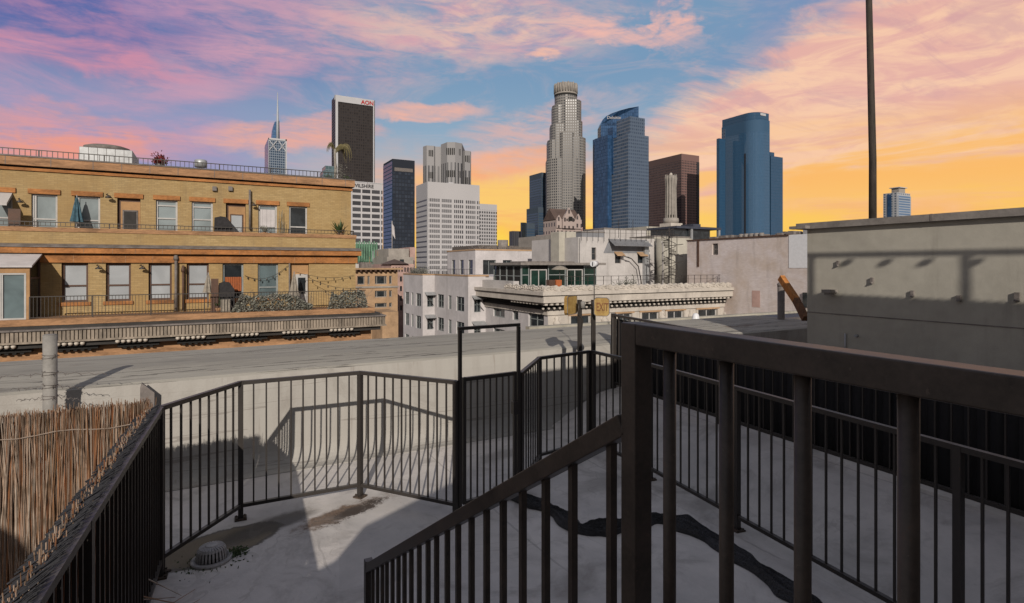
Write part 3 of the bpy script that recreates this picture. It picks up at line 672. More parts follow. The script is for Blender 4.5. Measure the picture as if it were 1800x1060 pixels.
    mb = MB(); n = 26
    for k in range(n):
        a = 2*math.pi*k/n; ca, sa = math.cos(a), math.sin(a); tt = Vector((-sa, ca, 0))*.0085
        pr = [(R*1.02, .015), (R*1.0, .06), (R*.93, .105), (R*.8, .128), (R*.42, .138)]
        for i in range(4):
            p0 = q+Vector((ca*pr[i][0], sa*pr[i][0], pr[i][1])); p1 = q+Vector((ca*pr[i+1][0], sa*pr[i+1][0], pr[i+1][1])); mb.face([p0-tt, p0+tt, p1+tt*(.7 if i == 3 else .95), p1-tt*(.7 if i == 3 else .95)])
    o = mb.build('rib_cage', 'strainer', t); s_ = o.modifiers.new('s', 'SOLIDIFY'); s_.thickness = .008
    MB().lathe([(R*.86, .10), (R*.9, .106), (R*.8, .12)], q, 26).build('ring', 'strainer', t)
    MB().lathe([(R*.44, .12), (R*.44, .141), (R*.3, .143)], q, 20).build('cap', 'strainer', t)
    MB().lathe([(R*.75, .01), (R*.75, .09), (R*.6, .10)], q, 18).build('dark_core', 'dark', t)
    # leaf litter by the drain
    mb = MB(); leafcloud(mb, lambda: q+Vector((random.gauss(.2, .05), random.gauss(.02, .05), abs(random.gauss(.01, .015)))), 160, .018); leafcloud(mb, lambda: q+Vector((random.gauss(0, .14), random.gauss(-.02, .1), abs(random.gauss(.0, .008)))), 220, .014)
    tag(mb.build('leaf_litter', 'leaf'), 'small clump of dead leaves beside the drain strainer', 'debris', kind='stuff')
    # crumpled black tarp snaking on the roof
    px = [(872, 862), (905, 876), (945, 888), (985, 908), (1015, 932), (1060, 934), (1110, 926), (1155, 915), (1210, 932), (1270, 962), (1330, 1003), (1400, 1052), (1470, 1110), (1560, 1180)]
    cen = [P(x, y, Z=FZ) for x, y in px]; fine = []
    for i in range(len(cen)-1):
        for k in range(12): 
            t_ = k/12; p0 = cen[max(i-1, 0)]; p1 = cen[i]; p2 = cen[i+1]; p3 = cen[min(i+2, len(cen)-1)]
            fine.append(.5*((2*p1)+(p2-p0)*t_+(2*p0-5*p1+4*p2-p3)*t_*t_+(3*p1-p0-3*p2+p3)*t_**3))
    mb = MB(); nn = 40; base = 0
    for i, p in enumerate(fine):
        d = (fine[min(i+1, len(fine)-1)]-fine[max(i-1, 0)]).normalized(); s_ = Vector((d.y, -d.x, 0)); w = .10+.03*noise.noise(Vector((i*.07, 2, 0)))+.02*math.sin(i*.35)
        w *= 1+.22*noise.noise(Vector((i*.22, 4, 8)))
        for k in range(nn):
            t_ = k/(nn-1)*2-1; tw = t_*2.2+.5*math.sin(i*.045); a = t_*w*(1+.12*noise.noise(Vector((i*.2, k*.08, 0)))); env = (1-t_*t_)**.4
            rid = abs(noise.noise(Vector((i*.035, tw*1.6, 5))))*1.0+abs(noise.noise(Vector((i*.10, tw*3.1, 9))))*.55+.3*abs(noise.noise(Vector((i*.28, tw*5, 2))))
            h = env*(.03+.13*rid*(.6+.4*noise.noise(Vector((i*.06, 7, 1)))))
            mb.v.append(p+s_*a+Vector((0, 0, max(.004, h+.004))))
    for i in range(len(fine)-1):
        for k in range(nn-1): a = i*nn+k; mb.f.append([a, a+nn, a+nn+1, a+1]); mb.uv.append(None); mb.sm.append(True)
    o = mb.build('tarp', 'tarp'); tag(o, 'long crumpled black fabric roll snaking across the lower roof floor', 'tarp')
    # pipe with barbed wire
    q = P(88, 640, Y=7.75); t = thing('vent_pipe', (q.x, q.y, FZ), 'grey painted pipe wrapped with barbed wire rising above the reeds', 'pipe')
    MB().tube([(q.x, q.y, FZ), (q.x, q.y, -.75)], .064, 24).build('pipe', 'pipe', t); MB().tube([(q.x, q.y, -.7495), (q.x, q.y, -.742)], .055, 24).build('cap', 'pipe', t)
    def wire(mb, pts, r=.003, barbs=True):
        mb.tube(pts, r, 5)
        if barbs:
            for i in range(2, len(pts)-1, 3):
                p = Vector(pts[i]); 
                for k in range(2): v = Vector((random.gauss(0, 1), random.gauss(0, 1), random.gauss(0, 1))).normalized()*.022; mb.tube([p-v, p+v], .0022, 4)
    for zc, ex in ((-.98, 0), (-1.16, .9), (-1.30, .5), (-1.42, .4)):
        mb = MB(); pts = [(q.x+.07*math.cos(a*.5), q.y+.07*math.sin(a*.5), zc+.02*math.sin(a*.25)) for a in range(0, 26)]; wire(mb, pts)
        if ex:
            for sg in (-1, 1): wire(mb, [(q.x+sg*(.07+ex*.045*i), q.y-.06+.012*math.sin(i*1.7), zc-.004*i*sg*.6+.012*math.sin(i*2.1)-.002*i) for i in range(12)])
        mb.build('barbed_wire', 'slate', t)
    # dark upturned flashing near the fence corner
    Yp = 7.98; mb = MB(); mb.extr([(fx(247, Yp), -2.3), (fx(247, Yp), P(247, 680, Y=Yp).z), (fx(249.5, Yp), P(249, 672, Y=Yp).z), (fx(272, Yp), P(272, 689, Y=Yp).z), (fx(272, Yp), -2.3)], Yp-.05, Yp, axis='Y')
    tag(mb.build('roof_flashing', 'slate'), 'dark upright metal plate standing behind the railing corner and reeds', 'flashing')
    # exit sign posts
    for (xp, side, lab) in ((1019, -1, 'thin post with blank faded yellow plate turned edge on, left of the pair'), (1043, 1, 'thin post carrying the yellow plate that reads EXIT')):
        D = 8.25; b = P(xp, HOR, D=D); t = thing('sign_post', (b.x, b.y, FZ), lab, 'sign', None)
        ztop = P(xp, 527, D=D).z; MB().vpost((b.x, b.y), .05, FZ, ztop, 0).build('post', 'iron', t)
        if side < 0: a = P(995, HOR, D=8.1); c = P(1012, HOR, D=8.45)
        else: a = P(1044.5, HOR, D=8.1); c = P(1071, HOR, D=8.05)
        zt_, zb_ = P(1050, 523 if side > 0 else 521, D=8.1).z, P(1050, 555 if side > 0 else 554, D=8.1).z
        dd = Vector((c.x-a.x, c.y-a.y, 0)); W = dd.length; dd.normalize(); nr = dd.cross(Vector((0, 0, 1))); ch = .03
        out = [(ch, 0), (W-ch, 0), (W, ch), (W, zt_-zb_-ch), (W-ch, zt_-zb_), (ch, zt_-zb_), (0, zt_-zb_-ch), (0, ch)]; mb = MB()
        o3 = Vector((a.x, a.y, zb_)); fr = [o3+dd*u+Vector((0, 0, v))+nr*.02 for u, v in out]; bk = [p-nr*.05 for p in fr]
        mb.face(fr); mb.face(bk[::-1])
        for i in range(8): mb.face([fr[i], bk[i], bk[(i+1) % 8], fr[(i+1) % 8]])
        pl = mb.build('sign_plate', 'exit', t); fr2 = [o3+dd*u+Vector((0, 0, v))+nr*.021 for u, v in out]; mb = MB()
        for i in range(8): mb.bar(fr2[i], fr2[(i+1) % 8], .008, .01)
        mb.build('rim', 'slate', pl)
        if side > 0:
            text_mesh('EXIT', .165, 'exitdark', pl, 'lettering', o3+dd*(W*.55)+Vector((0, 0, (zt_-zb_)*.28))+nr*.022, dd, .003, bold=.0015, xs=.52)
        MB().tube([(b.x-.04, b.y-.04, ztop-.02), (b.x-.05, b.y-.03, ztop-.2), (b.x-.035*side, b.y-.03, ztop-.3), (b.x-.045, b.y-.03, ztop-.8), (b.x-.03, b.y-.03, -2.2)], .009, 7).build('conduit', 'iron', t)
        MB().lathe([(.035, 0), (.035, .09), (.02, .1)], (b.x-.02*side, b.y-.05, ztop-.12), 12).build('junction_box', 'pipe', t)
    # camera on a thin mast
    b = P(1044.5, HOR, D=8.35); t = thing('security_camera', (b.x, b.y, P(1044, 523, D=8.35).z), 'white bullet camera on a thin black mast above the exit plate', 'camera')
    z = P(1044, 464, D=8.35).z; MB().tube([(b.x, b.y, t.location.z-.5), (b.x, b.y, z-.04)], .008, 8).build('mast', 'iron', t)
    v = Vector((C, -S, 0)); MB().tube([Vector((b.x, b.y, z))-v*.03-Vector((.03, .05, 0)), Vector((b.x, b.y, z))+v*.04+Vector((.03, .05, 0))], .042, 18).build('housing', 'white_plastic', t)
    MB().tube([Vector((b.x, b.y, z))-v*.036-Vector((.03, .05, 0)), Vector((b.x, b.y, z))-v*.028-Vector((.03, .05, 0))], .032, 18).build('lens', 'ink', t)
    # scroll bracket by the screened fence post
    q = Vector((6.28, 7.93, -.95)); mb = MB()
    def arc(c, r0, r1, a0, a1, n=18): return [Vector((c[0]+(r0+(r1-r0)*i/n)*math.cos(a0+(a1-a0)*i/n), 7.95, c[1]+(r0+(r1-r0)*i/n)*math.sin(a0+(a1-a0)*i/n))) for i in range(n+1)]
    mb.bar((6.34, 7.95, -.92), (6.34, 7.95, -1.9), .02); mb.bar((6.08, 7.95, -.92), (6.35, 7.95, -.92), .02) if False else None
    mb.tube(arc((6.55, -1.1), .06, .02, 0, 4*math.pi*.9), .011, 5); mb.tube(arc((6.55, -1.3), .09, .03, math.pi, -2.4*math.pi), .011, 5)
    mb.tube(arc((6.6, -1.55), .1, .03, math.pi*.5, 3.4*math.pi), .011, 5); mb.bar((6.45, 7.95, -.98), (6.75, 7.95, -1.5), .02); mb.bar((6.75, 7.95, -.95), (6.75, 7.95, -1.8), .018)
    tag(mb.build('scroll_bracket', 'iron'), 'black wrought iron scrollwork standing beside the screened fence end post', 'ironwork')
foreground()

# ---------------------------------------------------------------- unseen building behind the camera, outline fitted to the big shade it throws
def behind():
    yb = -.86; h = -1.78+.4645*(8.1-yb); xa = 3.44-.45*(8.1-yb); xb = 9-(h+.47)/1.033; k = .4645; s7 = lambda y: (y-yb)/.914
    t = thing('shade_house', (2.5, -4, FZ), 'unseen stucco shade house behind the viewpoint, outline fitted to the shadows it casts', 'building')
    MB().box(xa, xb, -6.5, yb, FZ-.4, h).build('wall', 'stucco', t)
    MB().box(4.9, xb, yb, -.12, FZ-.4, h).build('side_wing', 'stucco', t)  # added to carry the railing whose bars shade the stucco wall
    pr = []
    for (x, y) in ((795, 848), (640, 925), (590, 985), (555, 1003)):
        p = P(x, y, Z=FZ); s_ = s7(p.y); pr.append((p.x-.411*s_, p.z+.4245*s_))
    x0, z0 = pr[-1]; lf = []
    for (x, y) in ((105, 1045), (80, 1000), (50, 978), (0, 925), (-90, 880)):
        p = P(x, y, Y=5.72); s_ = s7(p.y); lf.append((p.x-.411*s_, p.z+.4245*s_))
    print('wing', pr, lf)
    poly = [(xa-.002, FZ-.4), (xa-.002, pr[0][1])]+[q for q in pr if q[0] < xa-.01]+[(x0-.25, z0-.2)]+[q for q in lf if q[0] < x0-.3]+[(lf[-1][0], FZ-.4)]
    MB().extr(poly, yb-.25, yb, axis='Y').build('shadow_wing', 'stucco', t)  # sloped wing added, its edge projected back from the wanted shadow outline
    r = thing('rooftop_railing', (xb, -4, h), 'unseen railing on the roof edge of the shade house, set to cast bar shadows on the stucco wall', 'railing')
    xr = xb-.04; w = 9-xr; htop = P(1600, 446, X=9).z+1.033*w
    MB().box(xr-.02, xr+.02, -6.4, -.1, htop-.025, htop+.025).build('top_rail', 'iron', r)
    for xw in (1425, 1697):
        p = P(xw, 480, X=9); y = p.y-.914*w/.411; MB().box(xr-.018, xr+.018, y-.03, y+.03, h, htop-.025).build('post', 'iron', r)
    mb = MB()
    for i in range(46): mb.lathe([(.045, -.02), (.045, .02), (.01, .04)], (xr, -6.3+i*.135, h), 8)
    mb.build('ridge_tiles', 'iron', r)
    for xw in (1487, 1555, 1625, 1712):
        p = P(xw, 464, X=9); y = p.y-.914*w/.411; hh = p.z+.4245*w/.411
        MB().lathe([(.015, 0), (.045, .02), (.05, .06), (.02, .09)], (xr, y, hh-.03), 10).build('lamp', 'iron', r)  # small blob added for its round shadow on the stucco wall
        MB().tube([(xr, y, hh+.08), (xr, y, htop-.02)], .003, 6).build('blob_stem', 'iron', r)
behind()

def stairs():
    t = thing('roof_stair', (.25, 1.0, FZ), 'short stair and landing under the viewpoint inside the near guard rail', 'stair')
    MB().box(-.35, .83, -.85, 1.02, -1.29, -1.25).build('landing', 'slate', t)
    n = 8; ps = [(0, 1.03+i*.28, -1.25-(i+1)*.165) for i in range(n-1)]
    inst('tread', 'slate', t, MB().box(-.32, .81, 0, .29, -.03, 0), ps)
    for x in (-.345, .825): MB().bar((x, 1.0, -1.36), (x, 3.2, -2.62), .03, .2).build('stringer', 'iron_brown', t)
stairs()

# ---------------------------------------------------------------- stucco building on the right
def stucco_building():
    X = 9.0; y1 = fy(1419, X); zt = P(1419, 403, X=X).z
    t = thing('stucco_building', (X, y1, FZ), 'beige stucco penthouse wall at right with grey eave and a window shaped patch of sun', 'building')
    MB().box(X, X+6, -6, y1, FZ-6, zt).build('wall', 'stucco', t)
    zc = P(1419, 391, X=X-.18).z
    MB().box(X-.075, X+6.1, -6, y1+.16, zt, zc).build('roof', 'fascia', t)
    MB().box(X-.2, X-.076, y1-.1, y1+.2, zc-.1, zc-.05).build('gutter_end', 'fascia', t)
    mb = MB()
    for y in (2.2, 4.1): mb.box(X-.08, X-.0751, y, y+.03, zt, zc+.002)
    mb.build('flashing_seam', 'slate', t)
    MB().box(X-.006, X, -6, y1, P(1600, 562, X=X).z-.008, P(1600, 562, X=X).z+.006).build('control_joint', 'slate', t)
    def fixture(x, y, w, h, mat='slate', dep=.035, name='wall_fixture'):
        p = P(x, y, X=X); mb = MB(); W = w*p.length/FPX; H = h*p.length/FPX
        mb.box(X-dep, X, p.y-W/2, p.y+W/2, p.z-H/2, p.z+H/2); mb.lathe([(W*.7, -H*.8), (W*.5, -H*.5), (W*.3, -H*.45)], (X-dep*.8, p.y, p.z), 12); return mb.build(name, mat, t)
    for a in ((1534, 492, 3.5, 7), (1605, 515, 4, 7), (1687, 523, 5, 6), (1789, 520, 5, 9), (1474, 462, 3, 6)): fixture(*a)
    p = P(1463, 512, X=X); mb = MB(); mb.box(X-.2, X, p.y-.09, p.y+.06, p.z-.02, p.z+.03); mb.box(X-.17, X-.03, p.y-.06, p.y+.03, p.z-.06, p.z-.02); mb.build('wall_lamp', 'fascia', t)
    p = P(1487, 600, X=X); MB().tube([(X-.02, p.y, p.z+.13), (X-.02, p.y, p.z-.3)], .012, 8).build('conduit', 'metal_lite', t)
    p = P(1507, 590, X=X); MB().tube([(X-.06, p.y, p.z), (X, p.y, p.z)], .022, 10).build('pipe_stub', 'metal_lite', t)
    # timber pole on its roof
    p = P(1534, 380, X=10.2); q = P(1526, -60, X=10.2)
    tag(MB().tube([(p.x, p.y, zc-.3), (p.x+.0, p.y, p.z+1), (q.x, q.y, q.z)], [.062, .058, .048], 14).build('mast_pole', 'pole'), 'tall dark weathered timber pole rising above the stucco roof', 'pole')
stucco_building()

# ---------------------------------------------------------------- neighbouring low roofs on the right
def low_roofs():
    zr = -3.0; far = 23.0
    t = thing('low_roof_building', (20, 16, GZ), 'low building with light coping and grey membrane roof beyond the parapet', 'building')
    MB().box(13.2, 36, 10.6, far, GZ, zr).build('wall', 'liteflat', t)
    pl = [P(*q, Z=zr+.01) for q in ((1232, 566), (1300, 556), (1425, 546), (1560, 560), (1560, 640), (1318, 588))]
    mb = MB(); mb.face([tuple(p) for p in pl][::-1]); mb.build('roof_membrane', 'greyroof', t)
    MB().box(13.2, 36, far-.25, far+.1, zr, zr+.14).build('coping', 'liteflat', t)
    p = P(1425, 612, Z=zr); mb = MB(); mb.bar(P(1318, 585, Z=zr+.02)+Vector((0, 0, .2)), P(1440, 571, Z=zr+.02)+Vector((0, 0, .2)), .5, .55); mb.build('upstand', 'brownroof', t)
    for x in (1312, 1321):
        q = P(x, 572, Z=zr); MB().lathe([(.09, 0), (.07, .12), (.1, .13), (.1, .22), (.03, .27)], q, 12).build('roof_vent', 'metal_lite', t)
    # white conical bag / vent
    q = P(1223, 570, Z=zr); tag(MB().lathe([(.3, 0), (.24, .1), (.18, .35), (.15, .5), (.09, .56), (.02, .58)], q, 16).build('rooftop_ventilator', 'white_plastic'), 'small white bottle shaped ventilator on the pale roof edge', 'vent')
    # grey post and orange timber leaning
    q = P(1373, 600, D=14); z = P(1373, 500, D=14).z
    t = thing('grey_post', (q.x, q.y, -3), 'rough grey post standing in front of the leaning orange timber', 'post')
    MB().tube([(q.x, q.y, -3), (q.x, q.y, z)], .085, 12).build('post', 'slate', t); MB().lathe([(.09, 0), (.1, .06), (.06, .1)], (q.x, q.y, z-.05), 10).build('cap', 'slate', t)
    a = P(1373, 488, D=13.6); b = P(1416, 560, D=12.6); b2 = P(1399, 527, D=13.05)
    o = tag(MB().bar(a, b2, .12, .15).build('leaning_timber', 'plank'), 'orange timber beam leaning up against the stucco wall corner', 'timber'); MB().bar(b2, b, .121, .151).build('stained_end', 'plank_dark', o)
    q = P(1362, 573, Z=zr); tag(MB().lathe([(.22, 0), (.25, .35), (.24, .36)], q, 14).build('bucket', 'blue_plastic'), 'blue bucket by the foot of the grey post', 'bucket')
low_roofs()

# ---------------------------------------------------------------- yellow brick building
def yellow_building():
    YR, YB_, YC = 36.7, 39.0, 40.2; XL = -24
    z = lambda x, y, Y: P(x, y, Y=Y).z
    xe = fx(625, YB_)
    t = thing('yellow_brick_building', (-5, 45, GZ), 'long yellow brick building at left with terracotta bands and two terraces', 'building')
    zfl = z(300, 553, YR); zled = z(300, 405, YB_); zw0 = z(300, 462, YB_)
    # lower storey
    ztop_l = z(300, 462, YB_); lows = [(108, 155), (186, 230), (261, 302), (328, 367), (391, 428), (453, 489)]
    sill = z(300, 527, YB_); holes = [(fx(a, YB_), fx(b, YB_), sill, ztop_l-.03) for a, b in lows]
    dr = (fx(511, YB_), fx(543, YB_), zfl+.02, ztop_l-.03); holes2 = holes+[dr]
    mb = MB(); facewall(mb, 'Y', YB_, XL, xe, zfl, ztop_l, holes2, .3); mb.build('wall', 'ybrick', t)
    mb = MB(); mb.box(XL, xe, YB_+.3, 62, GZ, zled-.3); mb.build('wall', 'ybrick', t)
    mb = MB(); mb.box(xe-.28, xe-.002, YB_+.001, YB_+.3, zfl, ztop_l); mb.build('corner_pier', 'ybrick', t)
    for i, h in enumerate(holes):
        pane = ['pane_lite', 'pane_lite', 'pane_lite', 'pane_lite', 'pane_dark', 'pane_teal'][i]
        window(t, 'Y', YB_, h[0], h[1], h[2], h[3], 'bframe' if i < 4 else 'gframe', pane, .11, (), (.42,) if i < 5 else (.3,), .2)
        MB().box(h[0]-.12, h[1]+.12, YB_-.08, YB_+.18, sill-.2, sill-.002).build('sill', 'orange_tc', t)
    MB().box(dr[0]+.02, dr[1]-.02, YB_+.16, YB_+.22, dr[2], dr[3]).build('recess_panel', 'orange_door', t)
    o = MB().box(fx(520, YB_), fx(541, YB_), YB_+.08, YB_+.155, zfl, z(530, 482, YB_)).build('door', 'wframe', t); MB().box(fx(524, YB_), fx(537, YB_), YB_+.06, YB_+.079, zfl+.9, z(530, 488, YB_)).build('door_pane', 'pane_dark', o)
    # drape and orange curtain in window five
    mb = MB()
    for k in range(9): a, b = fx(396+k*3.2, YB_+.17), fx(398.6+k*3.2, YB_+.17); mb.box(a, b, YB_+.10+.02*(k % 2), YB_+.135+.02*(k % 2), z(405, 512, YB_), z(405, 487, YB_))
    mb.build('curtain', 'orange_cloth', t)
    # band between storeys
    zz = lambda y: z(300, y, YB_)
    MB().box(XL, xe+.1, YB_-.14, YB_+.3, zz(462), zz(448.5)).build('frieze', 'orange_tc', t)
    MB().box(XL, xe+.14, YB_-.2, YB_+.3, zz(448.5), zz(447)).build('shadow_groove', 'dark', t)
    MB().box(XL, xe+.3, YB_-.42, YB_+.3, zz(446.9), zz(437.5)).build('cornice', 'orange_tc', t)
    MB().box(XL, xe+.36, YB_-.5, YB_+.3, zz(437.4), zz(435.8)).build('cornice_lip', 'slate', t)
    MB().extr([(YB_-.48, zz(435.7)), (YB_-.002, zz(431.5)), (YB_+.3, zz(431.5)), (YB_+.3, zz(435.7))], XL, xe+.3).build('sloped_flashing', 'slate', t)
    MB().box(XL, xe+.0, YB_, YB_+.3, zz(431.4), zz(412)).build('parapet', 'ybrick', t)
    MB().box(XL, xe+.05, YB_-.05, YB_+.34, zz(412), zz(405)).build('coping', 'orange_lo', t)
    # joints in the terracotta
    mb = MB(); r_ = random.Random(3); x = XL
    while x < xe:
        x += r_.uniform(1.0, 1.5); mb.box(x, x+.025, YB_-.144, YB_-.14, zz(462), zz(448.5)); mb.box(x+.5, x+.525, YB_-.424, YB_-.42, zz(446.9), zz(437.5))
    mb.build('joints', 'orange_lo', t)
    # upper storey
    xu = fx(617, YC); zt0, zc0, zg0, zo0 = z(300, 318, YC), z(300, 316, YC), z(300, 307.5, YC-.3), z(300, 294, YC-.35)
    ub = zled-.35; ups = [(-12, 22, 'b'), (55, 101, 'b'), (131, 176, 'b'), (206, 247, 'd'), (274, 312, 'w'), (337, 374, 'w'), (397, 432, 'd'), (454, 487, 'c'), (508, 540, 'k')]
    wt = z(300, 352, YC); holes = [(fx(a, YC), fx(b, YC), ub+.02, wt) for a, b, k in ups]
    mb = MB(); facewall(mb, 'Y', YC, XL, xu, ub, zc0, holes, .3); mb.build('wall', 'ybrick', t); MB().box(XL, xu, YC+.3, 60, ub, zc0+.02).build('wall', 'ybrick', t)
    MB().box(xu-.28, xu-.002, YC+.001, YC+.3, ub, zc0).build('corner_pier', 'ybrick', t); MB().box(XL, xe-.01, YB_+.341, YC+.29, ub-.2, ub).build('terrace_floor', 'slate', t)
    for (a, b, k), h in zip(ups, holes):
        MB().box(h[0]-.14, h[1]+.14, YC-.09, YC+.1, wt+.002, wt+.27).build('lintel', 'orange_tc', t)
        if k == 'd':
            MB().box(h[0]+.16, h[1]-.02, YC+.14, YC+.2, h[2], h[3]-.2).build('infill_panel', 'orange_door', t); MB().box(h[0], h[1], YC+.2, YC+.26, h[2], h[3]).build('reveal', 'bframe', t)
            top = h[2]+1.55; o = MB().box(h[0]+.25, h[1]-.15, YC+.09, YC+.139, h[2], top).build('door', 'slate' if a < 300 else 'bframe', t)
            MB().box(h[0]+.32, h[1]-.22, YC+.075, YC+.0899, h[2]+.05, top-.08).build('door_panel', 'darkglass' if a < 300 else 'pane_lite', o)
        else:
            window(t, 'Y', YC, h[0], h[1], h[2], h[3], 'wframe', {'b': 'pane_blind', 'w': 'pane_blind', 'c': 'pane_blind', 'k': 'pane_dark'}[k], .1, () if k != 'b' else (.14,), (.38,) if k in 'bk' else ((.5, .85) if k == 'w' else (.36,)), .16)
            if k == 'c':
                mb = MB()
                for q in range(7): xx = h[0]+.12+q*(h[1]-h[0]-.24)/7; mb.box(xx, xx+.13, YC+.09+.02*(q % 2), YC+.11+.02*(q % 2), h[2]+.8, h[3]-.3)
                mb.build('curtain', 'white', t)
    MB().box(XL, xu+.08, YC-.1, YC+.3, zc0, zg0-.09).build('string_course', 'orange_tc', t)
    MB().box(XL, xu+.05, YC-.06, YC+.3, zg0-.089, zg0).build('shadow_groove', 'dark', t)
    MB().box(XL, xu+.2, YC-.32, YC+.5, zg0+.001, zo0).build('cornice', 'orange_lo', t)
    MB().box(XL, xu+.24, YC-.36, YC+.5, zo0+.001, zo0+.05).build('coping', 'slate', t)
    mb = MB(); x = XL
    while x < xu: x += r_.uniform(1.3, 2.0); mb.box(x, x+.03, YC-.325, YC-.32, zg0, zo0)
    mb.build('joints', 'slate', t)
    MB().box(XL, xu, YC+.5, 60, zo0-.3, zo0-.1).build('roof', 'slate', t)
    # main cornice below the lower terrace
    xc = fx(677, 36.2); yc = lambda y: z(300, y, 36.2)
    MB().box(XL, xc-.6, 36.55, YB_, zfl-.32, zfl).build('terrace_slab', 'orange_lo', t); MB().box(XL, xc-.75, 36.9, 58, GZ, yc(598)).build('lower_wall', 'orange_lo', t)
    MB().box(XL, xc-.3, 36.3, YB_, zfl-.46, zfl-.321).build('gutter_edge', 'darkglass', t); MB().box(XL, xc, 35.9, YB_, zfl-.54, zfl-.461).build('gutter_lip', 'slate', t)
    mb = MB(); fa, fb = zfl-.54, yc(588); n = int((xc-XL)/.17)
    for i in range(n):
        x0 = XL+i*.17; mb.extr([(x0, 36.5), (x0, 36.06), (x0+.03, 36.0), (x0+.13, 36.0), (x0+.16, 36.06), (x0+.16, 36.5)][::-1], fb, fa, axis='X') if False else mb.box(x0, x0+.125, 36.0, 36.2, fb, fa-.001)
    mb.box(XL, xc-.02, 36.09, YB_, fb+.002, fa-.002); mb.build('fluted_cornice', 'fluted', t)
    MB().box(XL, xc+.02, 35.94, YB_, fb-.1, fb-.001).build('drip_edge', 'fluted', t); MB().box(XL, xc-.3, 36.2, YB_, fb-.35, fb-.101).build('shade_soffit', 'darkglass', t)  # second box is coloured dark as the shade beneath the cornice
    # pearl-like bosses under the cornice in groups of six
    x = XL+.4+2.75*4; bs_ = []
    while x < xc-1.5: bs_ += [(x+k*.25, 36.12, fb-.2) for k in range(6)]; x += 2.75
    inst('cornice_boss', 'boss', t, MB().lathe([(.03, -.11), (.09, -.07), (.115, 0), (.09, .07), (.03, .11)], (0, 0, 0), 10), bs_)
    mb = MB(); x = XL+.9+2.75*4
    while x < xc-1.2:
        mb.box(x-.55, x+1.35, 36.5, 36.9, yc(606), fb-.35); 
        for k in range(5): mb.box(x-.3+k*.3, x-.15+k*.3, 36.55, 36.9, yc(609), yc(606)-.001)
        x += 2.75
    mb.build('dentil_shadow_blocks', 'dark', t)  # dark toothed blocks stand in for the dentil shadow on the wall
    # sunroom
    s = thing('sunroom', (fx(60, 37.6), 37.6, zfl), 'lean-to sunroom with pale sloping roof and sliding glass door on the terrace', 'sunroom')
    x0, x1 = XL, fx(52, 36.9); zt = z(20, 470, 36.9); zb = zfl
    gx = lambda p: fx(p, 36.9)
    MB().box(x0, gx(-2), 36.9, 37.0, zb, zt).build('front_wall', 'orange_door', s); MB().box(gx(46), x1, 36.9, 37.0, zb, zt).build('jamb', 'orange_door', s); MB().box(gx(-2), gx(46), 36.9, 37.0, z(20, 480, 36.9), zt).build('header', 'orange_door', s)
    f = window(s, 'Y', 36.88, gx(-2), gx(45.9), zb, z(20, 480.2, 36.9), 'wframe', 'pane_teal', .08, (.12,), (), .06)
    MB().face([(x0, 36.8, zt+.03), (x1+.1, 36.8, zt+.03), (x1+.1, YB_, z(20, 447, YB_)), (x0, YB_, z(20, 447, YB_))])
    mb = MB(); yt = z(97, 448, YB_-.1); mb.extr([(36.75, zt), (YB_-.15, yt), (YB_-.15, yt+.08), (36.75, zt+.09)], x0, x1+.12); mb.build('roof', 'white', s)
    mb = MB(); mb.box(x1-.08, x1, 37.0, 37.1, zb, zt); mb.box(x1-.08, x1, YB_-.16, YB_-.02, zb, yt); mb.box(x1-.08, x1, 37.1, YB_-.16, zb+2.05, zb+2.15); mb.bar((x1-.04, 36.95, zt-.06), (x1-.04, YB_-.1, yt-.06), .07, .18); mb.build('side_frame', 'bframe', s)
    MB().box(x1-.06, x1-.03, 37.1, YB_-.16, zb, zb+2.05).build('side_glass', 'pane_dark', s)
    return t, YR, YB_, YC, zfl, zled, xe, xu, zo0, xc, z
YBT = yellow_building()

